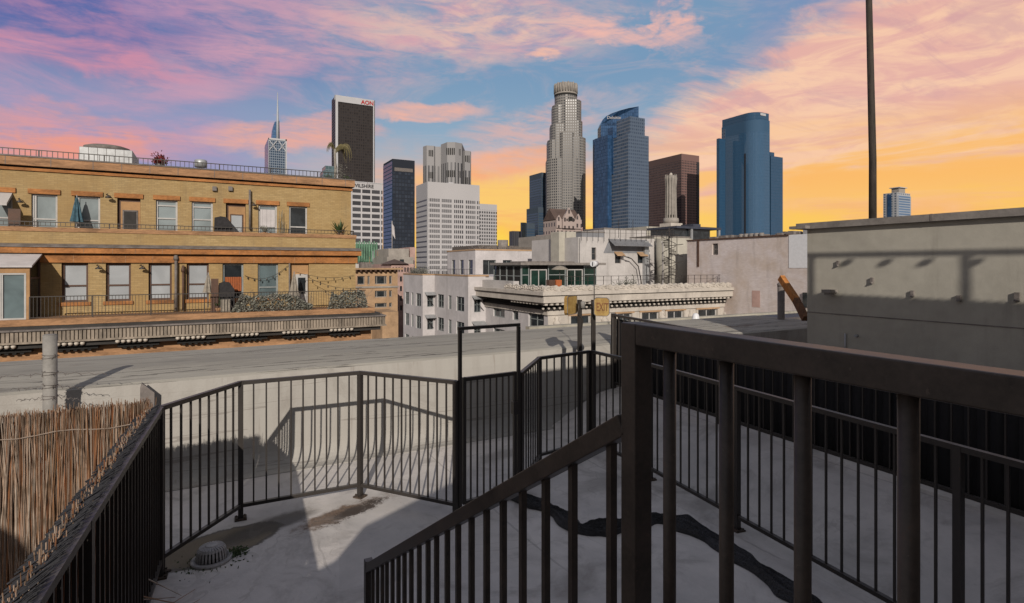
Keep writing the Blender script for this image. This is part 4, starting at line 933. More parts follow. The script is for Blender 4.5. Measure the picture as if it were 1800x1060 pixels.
def yellow_props():
    t, YR, YB_, YC, zfl, zled, xe, xu, zo0, xc, z = YBT
    def railing(pts, zb, zt, label, sp, pw=.05, every=2.6, mat='iron', bar=.02, name='terrace_railing'):
        r = thing(name, (pts[0][0], pts[0][1], zb), label, 'railing', None); mb = MB(); rm = MB(); near = []
        for i in range(len(pts)-1):
            a, b = Vector((*pts[i], 0)), Vector((*pts[i+1], 0)); d = b-a; L = d.length; d.normalize()
            rm.bar(a+Vector((0, 0, zt)), b+Vector((0, 0, zt)), .05, .045); rm.bar(a+Vector((0, 0, zb+.08)), b+Vector((0, 0, zb+.08)), .035, .03)
            for k in range(int(L/every)+1): MB().vpost(a+d*min(L, k*every), pw, zb, zt).build('post', mat, r)
            for k in range(1, int(L/sp)):
                p = a+d*(k*sp)
                if len(near) < 100: near.append((p.x, p.y, zb+.08))
                else: mb.vpost(p, bar, zb+.08, zt)
        rm.build('rails', mat, r); inst('baluster', mat, r, MB().vpost((0, 0), bar, 0, zt-zb-.08), near)
        if mb.v: mb.build('far_balusters', mat, r)['kind'] = 'stuff'
        return r
    xr = fx(643, YR)
    railing([(fx(52, YR), YR), (xr, YR)], zfl, z(300, 517, YR), 'grey bar railing along the lower terrace of the yellow building', .15)
    railing([(-11.5, YB_+.15), (xe-.1, YB_+.15), (xe-.1, YC)], zled, z(300, 396.5, YB_), 'low black railing on the ledge of the upper terrace', .22, .05, 3.2)
    rr = YC+.1; railing([(-11.5, rr), (xu+.1, rr), (xu+.1, rr+9)], zo0+.05, z(300, 282, rr), 'thin dark roof railing on top of the yellow building', .24, .06, 3.0, bar=.03)
    def umb(x, ytop, ybot, Y, mat, lab, w):
        zt_, zb_ = z(x, ytop, Y), z(x, ybot, Y); X_ = fx(x, Y); u = thing('closed_umbrella', (X_, Y, zb_-.4), lab, 'umbrella'); H = zt_-zb_
        MB().tube([(X_, Y, zb_-.9), (X_, Y, zt_+.1)], .025, 8).build('pole', 'metal_lite', u)
        mb = MB(); n = 16; pr = [(.01, H), (.07, H*.93), (w*.5, H*.6), (w*.75, H*.25), (w, 0), (w*.4, .02)]; base = len(mb.v)
        for r_, zz in pr:
            for k in range(n): a = 2*math.pi*k/n; q = r_*(1 if k % 2 else .62); mb.v.append(Vector((X_+q*math.cos(a), Y+q*math.sin(a), zb_+zz)))
        for i in range(len(pr)-1):
            for k in range(n): a, b = base+i*n+k, base+i*n+(k+1) % n; mb.f.append([a, b, b+n, a+n]); mb.uv.append(None); mb.sm.append(False)
        mb.build('canopy', mat, u)
    umb(135, 346, 390, YC-.5, 'teal_cloth', 'closed teal umbrella in front of an upper terrace window', .34)
    umb(366, 482, 514, YB_-1.0, 'beige_cloth', 'closed beige umbrella at the window in the middle of the lower terrace', .33)
    umb(517, 480, 520, YB_-1.2, 'beige_cloth', 'closed beige umbrella in front of the white terrace door', .34)
    def pipe(x, y0, y1, Y, r, lab, head=True, mat='pipe'):
        X_ = fx(x, Y); o = MB(); o.tube([(X_, Y-.1, z(x, y1, Y)), (X_, Y-.1, z(x, y0, Y))], r, 10)
        if head: o.lathe([(r*1.6, 0), (r*1.8, .12), (r*1.2, .3), (r, .4)], (X_, Y-.1, z(x, y0, Y)-.35), 10)
        tag(o.build('drain_pipe', mat), lab, 'pipe')
    pipe(309.5, 447, 546, YB_-.1, .08, 'dark rainwater pipe with hopper head on the lower storey', True, 'slate')
    pipe(322, 468, 546, YB_-.1, .06, 'shorter pipe just right of the hopper head pipe', True, 'bframe')
    pipe(439, 334, 404, YC-.1, .07, 'tall bare pipe on the upper storey beside the grill', False, 'slate')
    pipe(508.5, 463, 545, YB_, .05, 'thin downpipe left of the white terrace door', False, 'slate')
    # covered grill
    def gr(x, ya, yb, Y, w, lab):
        X_ = fx(x, Y); zb_, zt_ = z(x, yb, Y), z(x, ya, Y); o = MB(); o.extr([(X_-w, zb_), (X_-w*.95, zt_-.1), (X_-w*.3, zt_), (X_+w*.4, zt_-.05), (X_+w, zt_-.45), (X_+w*1.05, zb_)], Y-.35, Y+.35, axis='Y'); tag(o.build('covered_grill', 'charcoal_cloth', bevel=.05), lab, 'grill')
    gr(392, 381, 408, YC-.55, .5, 'charcoal covered grill on the upper terrace by the white door')
    gr(398, 495, 545, YB_-1.3, .42, 'dark covered grill at the window with the orange curtain')
    gr(186, 520, 548, YB_-.4, .01, 'x') if False else None
    # wall lamps
    for x, y, Y in ((38, 354, YC), (192, 346, YC), (175, 470, YB_), (251, 470, YB_), (446, 360, YC)):
        X_ = fx(x, Y); zz = z(x, y, Y); l = MB(); l.tube([(X_-.15, Y, zz+.12), (X_-.05, Y-.2, zz+.16), (X_, Y-.35, zz+.05)], .02, 6); l.lathe([(.17, -.1), (.14, -.03), (.05, .02), (.03, .06)], (X_, Y-.36, zz), 12)
        tag(l.build('wall_lamp', 'iron'), {38: 'small shaded lamp on the brick at far left of the upper storey', 192: 'small shaded lamp between the teal umbrella and the boarded recess', 175: 'gooseneck wall lamp left of the second lower window', 251: 'gooseneck wall lamp between two lower windows', 446: 'small wall lamp beside the bare upper pipe'}[x], 'lamp')
    for x in (377, 405):
        X_ = fx(x, YC); zz = z(x, 332, YC); o = MB(); o.box(X_-.12, X_+.12, YC-.18, YC, zz-.14, zz+.14); o.box(X_-.08, X_+.08, YC-.19, YC-.181, zz-.1, zz+.02)
        tag(o.build('wall_vent', 'slate'), 'small square vent hood high on the brick, %s of the pair' % ('left' if x < 390 else 'right'), 'vent')
    # awning at far left
    a = fx(-10, YC), fx(22, YC); o = MB(); o.extr([(YC, z(10, 338, YC)), (YC-1.0, z(10, 357, YC-1)), (YC-1.0, z(10, 361, YC-1)), (YC, z(10, 345, YC))], a[0], a[1]); tag(o.build('window_awning', 'white3'), 'small pale sloped awning over the leftmost upper window', 'awning')
    x = fx(32, YC-.6); tag(MB().box(fx(15, YC-.6), fx(37, YC-.6), YC-.7, YC-.62, zled, z(20, 367, YC-.6)).build('terrace_divider', 'bframe'), 'dark brown low privacy board under the far left awning', 'screen')
    # agave and small plants
    def agave(x, Y, zb_, n, L, lab, mat='leaf', spread=1):
        p = thing('potted_plant', (fx(x, Y), Y, zb_), lab, 'plant'); MB().lathe([(.16, 0), (.22, .25), (.2, .26)], (fx(x, Y), Y, zb_), 12).build('pot', 'orange_lo', p); mb = MB(); c = Vector((fx(x, Y), Y, zb_+.25))
        for i in range(n):
            a = random.uniform(0, 6.28); e = random.uniform(.3, 1.35); l = L*random.uniform(.6, 1); d = Vector((math.cos(a)*math.cos(e)*spread, math.sin(a)*math.cos(e)*.6, math.sin(e))); sd = Vector((-math.sin(a), math.cos(a), 0))*.05
            mb.face([c-sd, c+sd, c+d*l*.6+sd*.9, c+d*l, c+d*l*.6-sd*.9])
        mb.build('leaves', mat, p)
    agave(597, YC-.6, zled-.1, 26, 1.25, 'spiky agave on the corner of the upper terrace ledge')
    agave(465, YC-.6, zled-.2, 20, .7, 'low leafy pot plant below the curtained upper window', 'leafgrey')
    agave(383, YB_-1.6, zfl, 24, .9, 'leafy terrace plant left of the ivy screen', 'leaf')
    # slim canes
    mb = MB(); 
    for i in range(9): X_ = fx(490+i*1.2, YC-.3); mb.tube([(X_, YC-.3, zled), (X_+random.gauss(0, .12), YC-.3, zled+random.uniform(.8, 1.7))], .012, 4)
    tag(mb.build('bare_canes', 'leafgrey'), 'thin bare plant canes between the last two upper windows', 'plant')
    # ivy on the lower railing
    for x0, x1, y0, lab in ((407, 549, 513, 'long grey green ivy mass growing through the lower terrace railing'), (577, 645, 508, 'tall ivy clump at the right corner of the lower terrace')):
        a, b = fx(x0, YR), fx(x1, YR); zt_ = z((x0+x1)/2, y0, YR); mb = MB()
        def f():
            xx = random.uniform(a, b); e = (xx-a)/(b-a); top = zfl+(zt_-zfl)*(min(1, e*9, .35+(1-e)*(2.2 if x0 < 500 else 9))*(.85+.3*noise.noise(Vector((xx*1.6, 0, x0))))); return Vector((xx, YR+random.uniform(-.14, .3), zfl+(top-zfl)*random.random()**.8))
        leafcloud(mb, f, 3000 if x0 < 500 else 1700, .075, .6); o = tag(mb.build('ivy_screen', 'leafgrey'), lab, 'ivy')
        mb = MB()
        for i in range(44):
            xx = random.uniform(a, b); mb.tube([(xx, YR+.1, zfl), (xx+random.gauss(0, .2), YR+.05, zfl+.7), (xx+random.gauss(0, .45), YR, zfl+random.uniform(.8, 1.35))], [.014, .01, .005], 4)
        mb.build('stems', 'slate', o)
    # terrace bits
    tag(MB().box(fx(388, YR+.4), fx(406, YR+.4), YR+.3, YR+.8, zfl, zfl+.75).build('planter_box', 'beige_cloth', bevel=.03), 'plain beige planter box left of the ivy', 'planter')
    tag(MB().box(fx(371, YR+.6), fx(384, YR+.6), YR+.55, YR+.65, zfl, z(375, 490, YR+.6)).build('wood_panel', 'bframe'), 'tall dark wooden board standing on the lower terrace', 'screen')
    # string lights
    mb = MB()
    def sag(p, q, dz, n=14):
        p, q = Vector(p), Vector(q); pts = [p.lerp(q, i/n)-Vector((0, 0, dz*4*(i/n)*(1-i/n))) for i in range(n+1)]; mb.tube(pts, .012, 4)
        for i in range(1, n, 2): mb.lathe([(.02, -.16), (.045, -.1), (.02, -.02)], pts[i], 6)
    sag((fx(430, YB_-.1), YB_-.1, z(430, 484, YB_)), (fx(507, YB_-.1), YB_-.1, z(507, 466, YB_)), .5); sag((fx(520, YB_-1), YB_-1, z(520, 478, YB_-1)), (fx(622, YB_-.1), YB_-.1, z(622, 484, YB_)), .25); sag((fx(543, YB_-1), YB_-1, z(543, 488, YB_-1)), (fx(636, YR+.4), YR+.4, z(636, 505, YR+.4)), .3)
    tag(mb.build('string_lights', 'iron'), 'dark string lights sagging across the lower terrace wall', 'lights')
    mb = MB(); v = [P(x, y, Y=YC-.01) for x, y in ((574, 358), (571, 382), (577, 363), (580, 380))]
    for i in range(2): mb.tube([v[i*2], v[i*2+1]], .012, 4)
    # rooftop
    Y = YC+4; a = thing('rooftop_cooling_unit', (fx(185, Y), Y, zo0), 'large grey rooftop cooling unit with a low round drum on top', 'cooling unit')
    x0, x1 = fx(139, Y), fx(236, Y+1); zt_ = z(139, 257, Y); MB().box(x0, x1, Y, Y+3.5, zo0-.1, zt_).build('casing', 'metal_lite', a, bevel=.03)
    cx = fx(188, Y+1.4); MB().lathe([(1.28, 0), (1.28, .28), (1.05, .36), (.2, .4)], (cx, Y+1.5, zt_), 32).build('fan_drum', 'slate', a)
    mb = MB()
    for i in range(1, 6): xx = x0+(x1-x0)*i/6; mb.box(xx, xx+.02, Y-.012, Y, zo0+.1, zt_)
    mb.build('panel_seams', 'slate', a)
    Y = YC+3; xx = fx(353, Y); tag(MB().lathe([(.38, 0), (.38, .45), (.3, .5), (.1, .52)], (xx, Y, z(353, 294, Y)), 18).build('rooftop_vent', 'metal_lite'), 'short round metal rooftop vent behind the roof railing', 'vent')
    Y = YC+.7; q = Vector((fx(281, Y), Y, zo0)); pr = thing('red_shrub', tuple(q), 'small red leaved shrub behind the roof railing', 'plant'); MB().lathe([(.2, 0), (.28, .3)], q, 10).build('pot', 'slate', pr)
    mb = MB(); leafcloud(mb, lambda: q+Vector((random.gauss(0, .2), random.gauss(0, .2), .35+abs(random.gauss(.1, .22)))), 380, .09); mb.build('foliage', 'leafred', pr)
    # palm and shrubs at roof corner
    Y = YC+1.0; q = Vector((fx(589, Y), Y, zo0)); zt_ = z(589, 262, Y); pm = thing('palm_tree', tuple(q), 'wind-bent pale palm on the roof corner in front of the dark tower', 'palm')
    MB().tube([q, q+Vector((.03, 0, .8)), Vector((q.x-.02, Y, zt_-.3)), Vector((q.x, Y, zt_))], [.11, .09, .08, .1], 10).build('trunk', 'trunk', pm)
    mb = MB(); c = Vector((q.x, Y, zt_))
    for i in range(26):
        a = random.uniform(-.7, .7) if i < 17 else random.uniform(2.4, 3.8); L = random.uniform(.7, 1.3) if i < 17 else random.uniform(.4, .65); dn = Vector((math.cos(a), math.sin(a), 0)); pr_ = c; N = 9; up = random.uniform(.25, .65)
        sd = Vector((-dn.y, dn.x, 0))
        for k in range(1, N+1):
            tt = k/N; pt = c+dn*L*math.sin(tt*1.5)*.95+Vector((0, 0, up*math.sin(tt*2.4)-.8*tt**3*L)); 
            for sg in (-1, 1):
                for j in range(2): m_ = pr_.lerp(pt, j/2); mb.face([m_, m_+(pt-pr_)*.35, m_+sd*sg*.10*(1.1-tt)+Vector((0, 0, -.30*L*(1-tt*.3)))+(pt-pr_)*.5])
            mb.tube([pr_, pt], .012, 4, cap=False); pr_ = pt
    mb.build('fronds', 'straw', pm)
    for x, s_, m_, lab in ((597, .3, 'leafgrey', 'pale leggy shrub beside the roof palm'), (609, .2, 'leaf', 'small dark shrub at the very corner of the roof'), (578, .25, 'leaf', 'low green bush left of the roof palm')):
        q = Vector((fx(x, Y), Y-.1, zo0)); mb = MB(); hh = 1.3 if x == 597 else .45; leafcloud(mb, lambda: q+Vector((random.gauss(0, s_*.6), random.gauss(0, s_*.6), hh*random.random())), 300, .05); o = tag(mb.build('roof_shrub', m_), lab, 'shrub'); mb = MB()
        for k in range(6): mb.tube([q, q+Vector((random.gauss(0, s_*.5), random.gauss(0, s_*.4), hh*.9))], .01, 4)
        mb.build('stems', 'slate', o)
yellow_props()

# ---------------------------------------------------------------- middle distance buildings
def middle():
    # white apartment block with stepped light wells
    t = thing('white_apartment_building', (35, 80, GZ), 'plain white apartment block with stepped walls and dark sash windows, centre of the photo', 'building')
    X1, X2, Y1, Y2, X3 = 29.0, 30.97, fy(743, 29.0), fy(823, 30.97), 33.6
    Yf = fy(709, X1); zr = P(743, 484, X=X1).z
    zw = lambda k: (-4.3-3.55*k, -6.35-3.55*k)
    def wall(axis, pos, a0, a1, wins, nm='wall'):
        hs = [(min(w[0], w[1]), max(w[0], w[1]), zw(k)[1], zw(k)[0]) for w in wins for k in range(3)]
        mb = MB(); facewall(mb, axis, pos, a0, a1, GZ, zr, hs, .25); mb.build(nm, 'white', t)
        for h in hs: window(t, axis, pos, h[0], h[1], h[2], h[3], 'gframe', 'pane_dark', .07, (.5,) if h[1]-h[0] > 1.2 or axis == 'Y' else (), (.5,), .18)
    yy = lambda a, b, X: (fy(a, X), fy(b, X))
    wall('X', X1, Y1, Yf, [yy(712, 719, X1), yy(723, 726.5, X1), yy(731, 740, X1)])
    MB().box(X1+.25, X3+20, Y1+.25, Yf, GZ, zr-.02).build('wall', 'white', t)
    MB().box(X1+.001, X1+.25, Y1+.001, Y1+.25, GZ, zr-.01).build('wall', 'white', t)
    wall('Y', Y1, X1, X2+.2, [(X1+.75, X1+1.75)])
    wall('X', X2, Y2, Y1, [yy(769, 780, X2), yy(788, 793.5, X2), yy(802, 816, X2)])
    MB().box(X2+.25, X3+20, Y2+.25, Y1+.25, GZ, zr-.02).build('wall', 'white', t); MB().box(X2+.001, X2+.25, Y2+.001, Y2+.25, GZ, zr-.01).build('wall', 'white', t)
    wall('Y', Y2, X2, X3, [(X2+.9, X2+1.9)])
    # fire escape style awnings in the light wells
    for (yy_, xa, xb) in ((Y1, X1+.3, X2-.1), (Y2, X2+.5, X3-.2)):
        for k in range(2):
            z0 = zw(k)[0]+.25; mb = MB(); mb.face([(xa, yy_-.02, z0), (xb, yy_-.02, z0), (xb, yy_-1.0, z0-.45), (xa, yy_-1.0, z0-.45)]); o = mb.build('awning', 'metal_lite', t); sm = o.modifiers.new('s', 'SOLIDIFY'); sm.thickness = .04
            MB().bar((xa, yy_-1.0, z0-.45), (xb-.1, yy_-.05, z0-2.1), .06).build('awning_brace', 'iron', t)
    for ax in ((X1-.04, X1+.3, Y1-.04, Yf), (X1+.3, X2, Y1-.04, Y1+.3), (X2-.04, X2+.3, Y2-.04, Y1-.04), (X2+.3, X3+.5, Y2-.04, Y2+.3)):
        MB().box(*ax, zr, zr+.22).build('coping', 'tan', t)
    # roof garden bits along the edge
    mb = MB(); leafcloud(mb, lambda: Vector((X1+1.4+random.gauss(0, .3), random.uniform(Y1+2, Yf), zr+.2+abs(random.gauss(0, .5)))), 1500, .12); tag(mb.build('roof_plants', 'leafgrey'), 'low dusty planting along the far roof edge of the white apartment block', 'plants', kind='stuff')
    r = thing('roof_railing', (X1+.3, Y1, zr), 'thin dark roof railing above the stepped white wall', 'railing'); mb = MB(); mb.bar((X2+.2, Y2, zr+1), (X2+.2, Y1, zr+1), .05); mb.bar((X2+.2, Y1, zr+1), (X1+.3, Y1, zr+1), .05); mb.bar((X1+.3, Y1, zr+1), (X1+.3, Yf, zr+1), .05); mb.build('top_rail', 'iron', r); mb = MB()
    inst('baluster', 'iron', r, MB().vpost((0, 0), .035, 0, 1), [(X2+.2 if Y2+(Yf-Y2)*i/40 < Y1 else X1+.3, Y2+(Yf-Y2)*i/40, zr) for i in range(40)])
    # set back storey of the white block
    D = 97; cpt = P(835.6, 440, D=D); b = thing('white_rooftop_storey', (cpt.x, cpt.y, zr), 'white flat topped upper storey with three narrow windows and a wide dark opening', 'building')
    yb0 = fy(786, cpt.x); xr = fx(985, cpt.y); zt = cpt.z
    hs = [(fy(c_, cpt.x), fy(a, cpt.x), P(a, 484, X=cpt.x).z, P(a, 457, X=cpt.x).z) for a, c_ in ((794, 800), (808, 815), (823, 831))]
    mb = MB(); facewall(mb, 'X', cpt.x, cpt.y, yb0, zr, zt, hs, .3); mb.build('wall', 'white', b)
    for h in hs: window(b, 'X', cpt.x, *h, 'gframe', 'pane_dark', .08, (), (.45,), .2)
    h2 = [(fx(849, cpt.y), fx(872, cpt.y), P(860, 484, Y=cpt.y).z, P(860, 457, Y=cpt.y).z), (fx(884, cpt.y), fx(900, cpt.y), P(860, 484, Y=cpt.y).z, P(860, 457, Y=cpt.y).z)]
    mb = MB(); facewall(mb, 'Y', cpt.y, cpt.x, xr, zr, zt, h2, .5); mb.build('wall', 'white', b)
    for h in h2: window(b, 'Y', cpt.y, *h, 'gframe', 'pane_dark', .1, (.5,), (), .4)
    MB().box(cpt.x+.3, xr, cpt.y+.5, yb0, zr, zt-.02).build('wall', 'white', b); MB().box(cpt.x-.08, xr, cpt.y-.08, yb0, zt, zt+.25).build('coping', 'tan', b)
    mb = MB(); leafcloud(mb, lambda: Vector((random.uniform(cpt.x+.5, cpt.x+9), cpt.y+random.uniform(1, 6), zt+.25+abs(random.gauss(0, .35)))), 500, .14); mb.build('roof_clutter', 'slate', b)
    MB().box(cpt.x+6, cpt.x+16, cpt.y+8, cpt.y+14, zt-.1, zt+1.0).build('roof_house', 'brownroof', b); MB().tube([(cpt.x+8.5, cpt.y+6, zt), (cpt.x+8.5, cpt.y+6, zt+2.2)], 1.0, 16).build('roof_tank', 'fascia', b)
    # ornate cornice building
    XO, YO = 33.6, 53.7; o = thing('ornate_cornice_building', (48, 60, GZ), 'cream building with deep dentil cornice and scrolled cresting in the middle distance', 'building')
    zc = P(963, 512, D=63.2).z; xe = fx(1301, YO); ze = lambda y: P(963, y, D=63.2).z
    zwt, zwb = ze(556)-.1, ze(580)
    wx = [(1001, 1040), (1083, 1112), (1126, 1160), (1171, 1203), (1225, 1262)]
    hsy = [(fx(a, YO)+.15, fx(b_, YO)-.15, zwb-6*0-1.0, zwt) for a, b_ in wx]
    mb = MB(); facewall(mb, 'Y', YO, XO, xe, GZ, ze(530), hsy, .4); mb.build('wall', 'white2', o)
    for h in hsy:
        window(o, 'Y', YO, *h, 'wframe', 'pane_dark', .16, (.5,), (), .25)
        MB().box(h[0]-.35, h[1]+.35, YO-.14, YO+.1, zwt+.001, zwt+.28).build('lintel', 'tan', o)
        for s_ in (h[0]-.35, h[1]+.02): MB().box(s_, s_+.33, YO-.12, YO+.1, zwb-1, zwt).build('jamb', 'white2', o)
    ya = lambda a, b_: (min(fy(a, XO), fy(b_, XO)), max(fy(a, XO), fy(b_, XO)))
    hsx = [(*ya(867, 887), ze(573), ze(541)), (*ya(901, 911), ze(573), ze(544)), (*ya(929, 956), ze(580), ze(550))]
    hsx += [(h[0], h[1], h[2]-3.6, h[3]-3.6) for h in hsx]
    mb = MB(); facewall(mb, 'X', XO, YO, 70, GZ, ze(530), hsx, .4); mb.build('wall', 'white', o)
    for h in hsx: window(o, 'X', XO, *h, 'gframe', 'pane_dark', .12, (.5,) if h[1]-h[0] > 1.5 else (), (.5,), .22)
    MB().box(XO+.4, xe, YO+.4, 74, GZ, ze(512)).build('wall', 'white', o); MB().box(XO+.002, XO+.4, YO+.002, YO+.4, GZ, ze(530)).build('corner_pier', 'white2', o)
    # cornice in courses; out = projection
    def course(nm, out, za, zb, mat, yend=70, ys=None):
        mb = MB(); mb.box(XO-out, xe+out*1.2, YO-out, YO+.4, zb, za); mb.box(XO-out, XO+.4, YO+.4, yend, zb, za); mb.build(nm, mat, o)
    course('frieze_band', .18, ze(545), ze(555)+.05, 'white2'); course('bed_mould_shade', .42, ze(541), ze(544.9), 'dark'); course('dentil_shade', .3, ze(531), ze(540.9), 'dark')  # last two courses coloured dark to deepen the shadow gap under the corona
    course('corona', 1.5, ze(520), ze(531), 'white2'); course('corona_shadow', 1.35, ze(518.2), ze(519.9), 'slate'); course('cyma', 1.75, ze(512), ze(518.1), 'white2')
    x = XO-1.2; ps = []
    while x < xe+1.2: ps.append((x, YO-1.3, ze(535.5))); x += .74
    inst('modillion', 'white2', o, MB().box(0, .36, 0, .7, 0, ze(531.3)-ze(535.5)), ps); inst('bracket_drop', 'white2', o, MB().lathe([(.04, -.26), (.13, -.2), (.16, -.05), (.08, 0)], (0, 0, 0), 8), [(p[0]+.18, YO-.62, ze(540)) for p in ps])
    y = YO+.2; ps = []
    while y < 60: ps.append((XO-1.3, y, ze(535.5))); y += .74
    inst('modillion', 'white2', o, MB().box(0, .6, 0, .36, 0, ze(531.3)-ze(535.5)), ps)
    # scrolled cresting
    def scroll(mb, f, L, H, flip):
        for k in range(3):
            c0 = (.22+.28*k, .42+.1*(k % 2)); r0 = .26-.03*k; pts = []
            for i in range(12): a = 4.6*i/11*(-1 if flip else 1)+k; r_ = r0*(1-.7*i/11); pts.append(f(L*(c0[0]+r_*math.cos(a)), H*(c0[1]+r_*1.5*math.sin(a))))
            mb.tube(pts, .07, 5)
    mb = MB(); H = ze(501)-ze(512); L = 1.9; i = 0
    base = MB(); x = XO-1.2
    while x < xe+.9:
        scroll(mb, lambda a, h, x=x: Vector((x+a, YO-1.32, ze(512)+h)), L, H, i % 2); pts = [(x, ze(512)), (x, ze(512)+H*.7), (x+L*.25, ze(512)+H*.98), (x+L*.5, ze(512)+H*.74), (x+L*.8, ze(512)+H*1.02), (x+L, ze(512)+H*.7), (x+L, ze(512))]
        base.extr([(a, b_) for a, b_ in pts], YO-1.28, YO-1.05, axis='Y'); x += L; i += 1
    y = YO-1.2
    while y < 60.5:
        scroll(mb, lambda a, h, y=y: Vector((XO-1.32, y+a, ze(512)+h)), L, H*1.05, i % 2); base.extr([(y, ze(512)), (y, ze(512)+H*.7), (y+L*.3, ze(512)+H*1.05), (y+L*.6, ze(512)+H*.75), (y+L, ze(512)+H*.7), (y+L, ze(512))], XO-1.28, XO-1.05); y += L; i += 1
    cr = base.build('cresting', 'white2', o); mb.build('scrollwork', 'white2', cr)
    MB().box(XO-.5, XO+.3, 61, 70, ze(512), ze(497)).build('parapet', 'white3', o)
    # carved cartouches between windows
    mb = MB()
    for a in (978, 1062, 1163, 1214, 1275):
        x = fx(a, YO); mb.lathe([(.05, -.9), (.42, -.6), (.5, -.3), (.2, 0), (.35, .25), (.05, .5)], (x, YO-.05, ze(563)), 8)
    mb.build('carved_cartouches', 'white2', o)
    # dark angular shadow is cast by the cornice itself; roof railing
    r = thing('rooftop_guard', (xe, YO, ze(501)), 'thin black guard rail on the terrace behind the scrolled cresting', 'railing'); zt_ = ze(486.5); mb = MB(); rl = MB()
    rl.bar((fx(990, YO+.6), YO+.6, zt_), (xe, YO+.6, zt_), .05); rl.bar((fx(990, YO+.6), YO+.6, zt_-.5), (xe, YO+.6, zt_-.5), .03); rl.build('rails', 'iron', r)
    inst('post', 'iron', r, MB().vpost((0, 0), .05, 0, zt_-ze(512)), [(fx(990, YO+.6)+i*(xe-fx(990, YO+.6))/25, YO+.6, ze(512)) for i in range(26)])
    # glass penthouse
    g = thing('glass_penthouse', (XO+2, YO+9, ze(512)), 'green glass penthouse with pale frames and thin flat roof behind the cresting', 'penthouse')
    Yg = 66.0; x0, x1 = fx(867, Yg+0), fx(1048, 62); Yp = 62.0; x0 = 33.5; zt_, zb_ = P(1000, 466, Y=Yp).z, P(1000, 503, Y=Yp).z; x1 = fx(1049, Yp); xm = fx(916, Yp)
    yl = fy(867, xm-.0) if False else 70
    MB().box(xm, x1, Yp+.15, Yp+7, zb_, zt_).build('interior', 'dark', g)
    xs = [916, 930, 933, 947, 961, 963, 992, 995, 1009, 1024, 1028, 1048]
    mb = MB(); 
    segs = [(916, 930, 1), (932, 961, 2), (963, 994, 1), (996, 1024, 2), (1026, 1048, 1)]
    for a, b_, n in segs:
        A0, B0 = fx(a, Yp), fx(b_, Yp)
        f = window(g, 'Y', Yp-.1, A0, B0, zb_, zt_-.02 if n == 1 else zt_-.55, 'gframe' if n == 1 else 'wframe', 'pane_green', .13, (.5,) if n == 2 else (), (.55,) if n == 1 else (), .1)
    # side facing left
    xs_ = xm; ye = fy(868, xm) if fy(868, xm) < 82 else 82
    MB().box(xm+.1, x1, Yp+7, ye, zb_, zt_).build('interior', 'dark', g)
    n = 4
    for k in range(n): window(g, 'X', xm-.1, Yp+(ye-Yp)*k/n+.02, Yp+(ye-Yp)*(k+1)/n-.02, zb_, zt_-.02, 'gframe', 'pane_green', .12, (), (.5,), .1)
    MB().box(xm-.6, x1+.8, Yp-1.0, ye, zt_, zt_+.32).build('roof', 'fascia', g)
    MB().box(xm+1, x1-3, Yp+1, ye-3, zt_+.321, zt_+.5).build('roof_deck', 'slate', g)
    # umbrella + orange seat on terrace
    u = thing('patio_umbrella', (fx(985, 58), 58, ze(512)), 'open cream patio umbrella in front of the green glass doors', 'umbrella'); q = Vector((fx(984, 58), 58, P(984, 467, Y=58).z)); MB().lathe([(1.1, -.5), (1.05, -.42), (.5, -.1), (.05, 0)], q, 10).build('canopy', 'beige_cloth', u); MB().tube([q, (q.x, q.y, ze(512))], .03, 6).build('pole', 'slate', u)
    tag(MB().box(fx(978, 57.5), fx(988, 57.5), 57.5, 58.2, ze(512), P(980, 492, Y=57.5).z).build('terrace_chair', 'orange_cloth', bevel=.06), 'bright orange chair under the cream patio umbrella', 'chair')
    tag(MB().box(fx(966, 57.6), fx(976, 57.6), 57.6, 58.4, ze(512), P(970, 492, Y=57.6).z).build('terrace_table', 'bframe', bevel=.04), 'dark brown table left of the orange chair', 'table')
    mb = MB(); c = Vector((fx(1103, 56.5), 56.5, ze(511))); leafcloud(mb, lambda: c+Vector((random.gauss(0, 1.0), random.gauss(0, .3), abs(random.gauss(.3, .4)))), 500, .16); tag(mb.build('terrace_shrubs', 'leafgrey'), 'dark tangle of terrace plants left of the spiral stair', 'plants', kind='stuff')
    # white block with corrugated awning
    YW = 68.0; w = thing('white_gabled_block', (fx(1080, YW), YW, ze(512)), 'pale block with corrugated grey awning over two dark windows', 'building')
    zW = lambda x, y: P(x, y, Y=YW).z; xa, xb = fx(1019, YW), fx(1150, YW); zt_ = zW(1080, 418)
    hs = [(fx(1040, YW), fx(1048, YW), zW(1040, 457), zW(1040, 435)), (fx(1081, YW), fx(1092, YW), zW(1085, 463), zW(1085, 431)), (fx(1121, YW), fx(1133, YW), zW(1125, 463), zW(1125, 431))]
    mb = MB(); facewall(mb, 'Y', YW, xa, xb, ze(530), zt_, hs, .4); mb.build('wall', 'white3', w); MB().box(xa, xb, YW+.4, YW+14, ze(530), zt_-.02).build('wall', 'white3', w)
    for h in hs: window(w, 'Y', YW, *h, 'slate', 'pane_dark', .08, (), (.5,), .25)
    mb = MB(); x0_, x1_ = fx(1069, YW), fx(1136, YW); n = 30
    for i in range(n): a = x0_+(x1_-x0_)*i/n; mb.extr([(YW-.02, zW(1080, 420)), (YW-1.6, zW(1080, 432)), (YW-1.6, zW(1080, 433)), (YW-.02, zW(1080, 421.5))], a, a+(x1_-x0_)/n*.62)
    mb.build('awning', 'corrug', w); MB().face([(0, 0, 0)]*3) if False else None
    mb = MB(); mb.extr([(YW-.021, zW(1080, 420.5)), (YW-1.59, zW(1080, 432.5)), (YW-1.59, zW(1080, 432.9)), (YW-.021, zW(1080, 421))], x0_, x1_); mb.build('awning_underside', 'slate', w)
